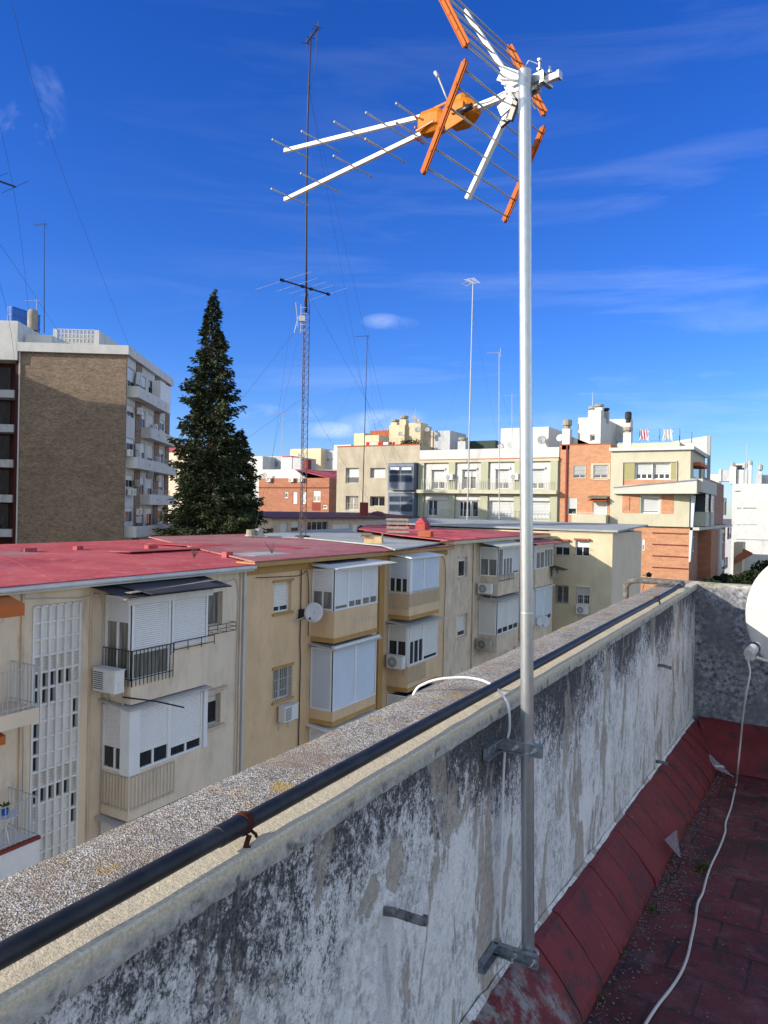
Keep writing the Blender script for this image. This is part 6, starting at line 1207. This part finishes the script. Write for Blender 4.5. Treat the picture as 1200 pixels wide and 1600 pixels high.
    # slanting ledge
    m=MB(); a0=uc(960); a1=uc(1078); zA0,zA1=Z(763),Z(772); zB0,zB1=Z(752,1078),Z(772,1078); m.hexa([fc.p(a0,.36,zA1),fc.p(a1+.9,2.2,zB1),fc.p(a1+.9,.0,zB1),fc.p(a0,.0,zA1),fc.p(a0,.38,zA0),fc.p(a1+.9,2.2,zB0),fc.p(a1+.9,.0,zB0),fc.p(a0,.0,zA0)]); q=m.build('ledge','straw_pale',r)
    m=MB(); m.hexa([fc.p(a0,.45,zA0),fc.p(a1+.95,2.3,zB0),fc.p(a1+.95,.0,zB0),fc.p(a0,.0,zA0),fc.p(a0,.45,zA0+.1),fc.p(a1+.95,2.3,zB0+.12),fc.p(a1+.95,.0,zB0+.12),fc.p(a0,.0,zA0+.1)]); m.build('ledge_top','blue_grey',q)
    # lower brick storeys
    fb=SF(S); bl=MB(); wall(bl,fb,fb.px(990,860)[0],fb.px(1077,860)[0],G,zl+.002,[fb.rect(1003,843,1007,860)],.1); bl.build('lower_wall','orange_brick',r); h=fb.rect(1003,843,1007,860); panel(fb,h[0],h[1],h[2],h[3],.5,r,d=-.1,n=1,fw=.08)
    for y in (833,851,869,887): MB().fbox(fb,fb.px(1019,y)[0],fb.px(1075,y)[0],-.01,.09,fb.px(1040,y)[1]-.05,fb.px(1040,y)[1]+.05).build('brick_ledge','dark_brick_red',r)
    # right-hand side
    tx=fb.px(1077,860)[0]; g=TF(tx); yb=S+38
    m=MB(); m.shell([(tx-.01,S+.01),(tx-.01,yb),(tx-9,yb),(tx-9,S+.01)],G,zl,skip=(3,)); 
    sm=[]; 
    for (x0,y0,x1,y1,cl) in ((1082,838,1086,862,0),(1111,832,1117,860,0),(1129,828,1133,848,.2),(1139,824,1143,842,.6),(1128,873,1137,890,.7)): sm.append((x0,y0,x1,y1,cl,2,dict(gl='glass')))
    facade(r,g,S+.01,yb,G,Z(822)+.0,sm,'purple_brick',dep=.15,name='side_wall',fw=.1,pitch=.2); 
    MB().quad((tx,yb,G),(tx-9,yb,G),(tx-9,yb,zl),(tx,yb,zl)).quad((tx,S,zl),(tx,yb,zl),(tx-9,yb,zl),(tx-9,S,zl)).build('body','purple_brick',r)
    def gb(name,mat,x0,y0,x1,y1,d0,d1): e=g.rect(x0,y0,x1,y1,d1); return MB().fbox(g,e[0],e[1],d0,d1,e[2],e[3]).build(name,mat,r)
    e=g.rect(1107,752,1145,812); u1,z1=e[1],e[3]
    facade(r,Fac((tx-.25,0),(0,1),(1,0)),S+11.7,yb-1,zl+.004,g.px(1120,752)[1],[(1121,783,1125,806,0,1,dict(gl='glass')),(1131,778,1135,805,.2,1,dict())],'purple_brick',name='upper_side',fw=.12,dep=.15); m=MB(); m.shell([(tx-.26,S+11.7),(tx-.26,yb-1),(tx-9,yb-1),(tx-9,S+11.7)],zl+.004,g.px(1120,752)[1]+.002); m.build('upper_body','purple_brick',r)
    zL=zl; m=MB(); m.fbox(g,S-.2,yb+.1,0,.9,zL-.35,zL-.05); m.build('side_ledge','straw_pale',r)
    m=MB(); m.fbox(g,S+7,S+14,.0,1.3,G,zL-.36); m.build('brick_tower','red_brick',r); m=MB(); m.fbox(g,S+14.05,S+17,.0,1.5,G,zL-.36); m.build('pale_pier','straw_pale',r)
    # loggia of the corner: glazed balconies in the shade
    zb0,zb1=g.px(1090,772)[1],g.px(1088,752)[1]
    MB().fbox(g,S-1.6,S+11.6,.0,1.3,zb0,zb1).build('loggia_beam','straw_pale',r); zf=g.px(1085,822)[1]
    for (a_,b_) in ((3.5,6.2),(8.6,11.4)):
        q=MB().fbox(g,S+a_,S+b_,.0,1.1,zf+.02,zf+1.5).build('loggia','straw_pale',r); panel(g,S+a_,S+b_,zf+1.52,zb0-.01,.2,q,d=1.0,n=2,gl='glass',fw=.1,pitch=.2); MB().fbox(g,S+a_+.1,S+b_-.1,.1,.9,zf+1.52,zb0-.05).build('loggia_shade','dark_frame',q)  # dark box inside paints the shade of the loggia
    m=MB(); m.fbox(g,S+1.5,S+2.6,-1,-.05,zf,zb0); m.build('dark_door','glass',r)
    bx=at(1079.5,775,s=S-.2); bt=at(1076,878,s=S-.2); m=MB(); m.hexa([bt+Vector((0,0,0)),bt+Vector((.15,0,0)),bt+Vector((.15,.5,0)),bt+Vector((0,.5,0)),bx,at(1086,775,s=S-.2),at(1086,775,s=S-.2)+Vector((0,.5,0)),bx+Vector((0,.5,0))]); m.build('tapered_fin','slat_blue',r)
    # top storey side window, awning and fin
    gc=TF(c1); e=gc.rect(1083,725,1095,747); MB().fbox(gc,e[0],e[1],.0,.03,e[2],e[3]).build('side_window','glass',r); MB().fbox(gc,e[0],e[1],.03,.7,e[3]-.35,e[3]).build('side_awning','orange_cloth',r)
    pbox(r,'tall_fin','grey_conc',S+11.0,1105,681,1109.5,752,.6); m=MB(); p0=at(1052,691,s=S+11.8); m.v+=[]; e0=at(1050,690,s=S+11.6); e1=at(1105,681,s=S+11.6); z_=zc+.3; m.hexa([Vector((e0.x,e0.y,z_)),Vector((e1.x,e1.y,z_)),Vector((e1.x,e1.y+.3,z_)),Vector((e0.x,e0.y+.3,z_)),e0,e1,e1+Vector((0,.3,0)),e0+Vector((0,.3,0))]); m.build('end_parapet','white_wall',r)
    # roof railing and roof tower
    ft=SF(S+2); rail(ft,ft.px(1000,680)[0],ft.px(1062,680)[0],ft.px(1030,689)[1],ft.px(1030,670)[1],r,d=0,step=2.4,r=.05,mat='blue_grey'); ft=SF(S+3); rail(ft,ft.px(1062,680)[0],ft.px(1081,680)[0],ft.px(1070,692)[1],ft.px(1070,675)[1],r,d=0,step=2.4,r=.05,mat='blue_grey'); rail(TF(c1-.2),S+12,S+19,g.px(1112,750)[1],g.px(1112,727)[1],r,step=1.5,r=.03,mat='blue_grey')
    w=SF(S+1); t0,t1,zz0,zz1=w.rect(903,652,940,696); tb=MB(); hh=[w.rect(922,679,931,689)]; wall(tb,w,t0,t1,zz0,zz1,hh,.2); tb.shell([(t1,S+1),(t1,S+9),(t0,S+9),(t0,S+1)],zz0,zz1,skip=(3,)); q=tb.build('roof_tower','white_wall',r); panel(w,hh[0][0],hh[0][1],hh[0][2],hh[0][3],0,q,d=-.2,n=1,gl='glass',fw=.12,fr='grey_frame')
    e=w.rect(931,641,940,652); MB().fbox(w,e[0],e[1],-1.2,.25,zz0,e[3]).build('tower_pier','white_wall',q); cowl(r,S+1.5,935,646,631,.8,'white_wall'); cowl(r,S+1.8,926,652,634,1.0,'white_wall'); cowl(r,S+3,946,652,637,.6,'plaster_grey','iron'); cowl(r,S,884,694,655,.85,'white_wall'); cowl(r,S+7,980,690,643,.62,'white_wall','iron'); cowl(r,S+.6,979.5,690,667,.8,'white_wall'); pbox(r,'roof_wall','white_wall',S+8,940,655,986,690,1)
    m=MB(); q0=at(878,695,s=S+1); q1=at(885,679,s=S+1); q2=at(925,695,s=S+1); m.v+=[q0,q2,q1,q0+Vector((0,.3,0)),q2+Vector((0,.3,0)),q1+Vector((0,.3,0))]; m.f+=[(0,1,2),(5,4,3),(0,2,5,3),(1,0,3,4),(2,1,4,5)]; m.build('sloping_parapet','white_wall',r)
    for x0,x1,mt,lab in ((1001,1012,'cloth_red','folded red and white deck chair on the roof terrace'),(1037,1049,'cloth_white','folded white deck chair on the roof terrace')):
        c=at((x0+x1)/2,689,s=S+.9); t=thing('deck_chair',lab+' of the orange building','deck chair',c,'deck chairs on the roof terrace'); w_=(x1-x0)*.036
        for k in (-1,1): MB().bar(c+Vector((k*w_,.5,0)),c+Vector((k*w_*.8,-.3,1.25)),.05,.05).build('frame','white_metal',t); MB().bar(c+Vector((k*w_,-.4,0)),c+Vector((k*w_*.9,.5,1.1)),.05,.05).build('frame','white_metal',t)
        for k in range(5): MB().bar(c+Vector((w_*(-.7+.35*k),.4,.2)),c+Vector((w_*(-.7+.35*k),-.25,1.15)),w_*.30,.02).build('canvas_stripe',mt if k%2==0 else 'cloth_white' if mt=='cloth_red' else 'straw',t)
orangeb()
def farb():
    S=95; r=thing('brick_house','red-orange brick house with white parapet and red roof, behind the radio mast','building',(-70,100,G))
    f,a,b,zt=front(r,S,404,747,514,812,[(444,769,450,778,.1,1,dict()),(457.5,769,464,787,.97,1,dict()),(472.5,769,479,787,.97,1,dict()),(489,767,500.5,784,.5,2,dict(gl='glass_curtain')),(504,789,511,795,0,1,dict())],'red_brick',12,fw=.12,pitch=.2)
    front(r,S+3,514.2,749,530,812,[(526,770,529,798,.6,1,dict(sl='slat'))],'red_brick',6)
    u=lambda x: f.px(x,770)[0]; z=lambda y: f.px(460,y)[1]
    MB().fbox(f,a,b,0,.12,z(762.5),z(761)).build('string_course','dark_brick_red',r); m=MB(); m.fbox(f,u(488),u(501),0,.04,z(797),z(785)); m.build('brick_panel','dark_brick_red',r)
    m=MB(); p=[f.p(a,-.2,zt),f.p(u(476),-.2,zt),f.p(u(458),-.2,z(733)),f.p(a,-.2,z(733))]; m.v+=p+[q+Vector((0,.4,0)) for q in p]; m.f+=[(0,1,2,3),(7,6,5,4),(0,4,5,1),(1,5,6,2),(2,6,7,3),(3,7,4,0)]; m.build('white_parapet','white_wall',r)
    m=MB(); m.slab([f.p(u(425),-.7,z(733)),f.p(u(458),-.62,z(733)),f.p(u(478),-.62,z(746.5)),f.p(u(512),-.62,z(747)),f.p(u(500),-7,z(737)),f.p(u(478),-9,z(731)),f.p(u(425),-9,z(731))],0,.1); m.build('roof','red_roof_worn',r)
    pbox(r,'roof_hut','white_wall',S+5,439,714,456,735,3.5); pbox(r,'hut_roof','red_roof_worn',S+4.9,440.5,712.5,455,714,3.6); pbox(r,'roof_hut','plaster_grey',S+5.1,456.1,715,472,735,4); pbox(r,'chimney','dark_brick_red',S+3,475,718,481,733,1)  # grey hut is the white hut's side, its shade put into the colour
    for x,lab in ((421.5,'leftmost'),(457,'middle'),(472,'rightmost')): ac(f.p(u(x),.35,z(753)),0,lab+' of three white air conditioners under the parapet of the red brick house','air conditioners on the red brick house',1.05,0)
    wdish(at(413,742,s=S-1),.42,cam2w(math.sin(R(195)),math.cos(R(195)),.3),'grey satellite dish at the left corner of the red brick house',mat='dish_grey',group=None,foot=at(413,747,s=S))
    def hb(label,s,x0,y0,x1,y1,mat,wins=(),dep=8,name='house',cat='building',extra=None):
        c=at((x0+x1)/2,y1,s=s); t=thing(name,label,cat,(c.x,c.y+dep/2,G)); front(t,s,x0,y0,x1,y1,[w+(2,dict(gl='glass_blue',fr='grey_frame')) if len(w)==5 else w for w in wins],mat,dep,fw=.15,pitch=.25)
        if extra: extra(t)
        return t
    hb('white house front half hidden behind the conifer',118,380,713,410,760,'white_wall'); hb('grey-white house, shade put into its colour, with two dark windows left of the radio mast',122,410.2,713,441,760,'plaster_grey',[(416,721,421,730,0),(428,721,434,730,0)])  # second house: grey colour stands for a white house in shade
    hb('cream stained block behind the radio mast',132,453,701,501,760,'cream_yellow',[(466,709,470,714,0)]); hb('side of the cream block, shade painted pale grey, with small windows right of the radio mast',134,501.2,704,521,760,'plaster_grey',[(504,716,507.5,721,0),(510,716,515,721,0),(518,716,520.5,719,0)])  # second block: side of the cream one, its shade put into the grey
    hb('narrow white and cream building just left of the stone-coloured block',126,521,695,548,760,'white_wall'); hb('long grey shed roof building beside the red brick house',108,486,734,531,760,'grey_conc')
    t=hb('small pink-roofed house between the brick tower and the conifer',96,250,703,300,760,'cream_old'); f3=SF(96); MB().slab([f3.p(f3.px(246,704)[0],.4,f3.px(270,704)[1]),f3.p(f3.px(300,704)[0],.4,f3.px(270,704)[1]),f3.p(f3.px(294,692)[0],-4,f3.px(280,691)[1]),f3.p(f3.px(256,692)[0],-4,f3.px(270,691)[1])],0,.15).build('roof','red_roof_worn',t)
    # right-hand white block
    W_=152; wn=[(1148,767,1158,768.6,0),(1152,793,1159,796,0),(1161.5,793,1183,796,0),(1152,819,1158,821.5,0),(1161.5,819,1183,821.5,0)]
    t=hb('big plain white block with narrow slit windows at the right edge',W_,1143,756,1250,900,'white_wall',[w+(1,dict(gl='glass',fr='plaster_grey')) for w in wn],14)
    fw_=SF(W_); m=MB(); zz=fw_.px(1170,843)[1]; m.fbox(fw_,fw_.px(1150,843)[0],fw_.px(1250,843)[0],.0,.15,zz,zz+.15); m.build('ledge','plaster_grey',t)
    for (x0,y0,x1,y1,mt,d,ds) in ((1123,733,1127,752,'white_wall',3,1),(1127.2,735,1140,752,'plaster_grey',3,1.2),(1140,729,1150,756,'white_wall',3,0),(1146,724.5,1162,727,'white_wall',2,3),(1151,734,1162,756,'white_wall',2,.5),(1162.2,735,1168,756,'plaster_grey',3,.6),(1169,727,1174.5,756,'white_wall',1.5,.2),(1181,740,1190,756,'plaster_grey',3,.7),(1185,731,1190,740,'white_wall',1,1),(1190.4,742,1215,756,'white_wall',5,4),(1146,727,1162,733,'iron',2,3.2),(1105,741,1124,757,'white_wall',4,6)):
        pbox(t,'roof_block',mt,W_+ds,x0,y0,x1,y1,d)
    for x,y in ((1145,727),(1164,727),(1172,724),(1188,730)): q=at(x,y,s=W_+.8); MB().lathe(q,(0,0,1),[(.45,-.5),(.45,.3),(.1,.6),(0,.6)],8).build('cowl','grey_conc',t)
    pn=at(1157,735,s=W_+1); 
    hb('low cream farmhouse-like house with brown tiled roof before the white block',124,1146,848,1160,900,'cream_yellow',dep=6,name='small_house'); r2=[o for o in COL.objects if o.name.startswith('small_house')][0]; fs=SF(124)
    MB().slab([at(1146,880,s=121),at(1176,864,s=121.5),at(1160,856,s=126),at(1147,868,s=126)],0,.25).build('roof','terracotta',r2); rail(fs,fs.px(1147,840)[0],fs.px(1158,840)[0],fs.px(1150,848)[1],fs.px(1150,836)[1],r2,step=.5,mat='iron_light')
    hb('white garden wall in front of the big white block',130,1150,866,1215,900,'white_wall',dep=.3,name='garden_wall',cat='wall')
    # rest of the town, low roofs up to the horizon
    rr=random.Random(21)
    for i in range(26):
        s=rr.uniform(150,330); x=rr.uniform(-30,1240); zz=rr.uniform(-5,1.5 if 380<x<1100 else -2); c=at(x,790,s=s); w_=rr.uniform(9,22); t=thing('distant_house','distant pale town building low on the horizon','building',(c.x,s,G),'distant town buildings'); f=SF(s)
        facade(t,f,c.x-w_/2,c.x+w_/2,G,zz,[(c.x-w_/2+1.5+k*3,c.x-w_/2+2.8+k*3,zz-2.6,zz-1.2,0,1,dict()) for k in range(int((w_-3)/3))],rr.choice(('white_wall','cream','plaster_grey','straw_pale','cream_old')),px=False,fw=.15)
        m=MB(); m.shell([(c.x+w_/2,s),(c.x+w_/2,s+12),(c.x-w_/2,s+12),(c.x-w_/2,s)],G,zz,skip=(3,)); m.build('body','cream_old',t)
farb()
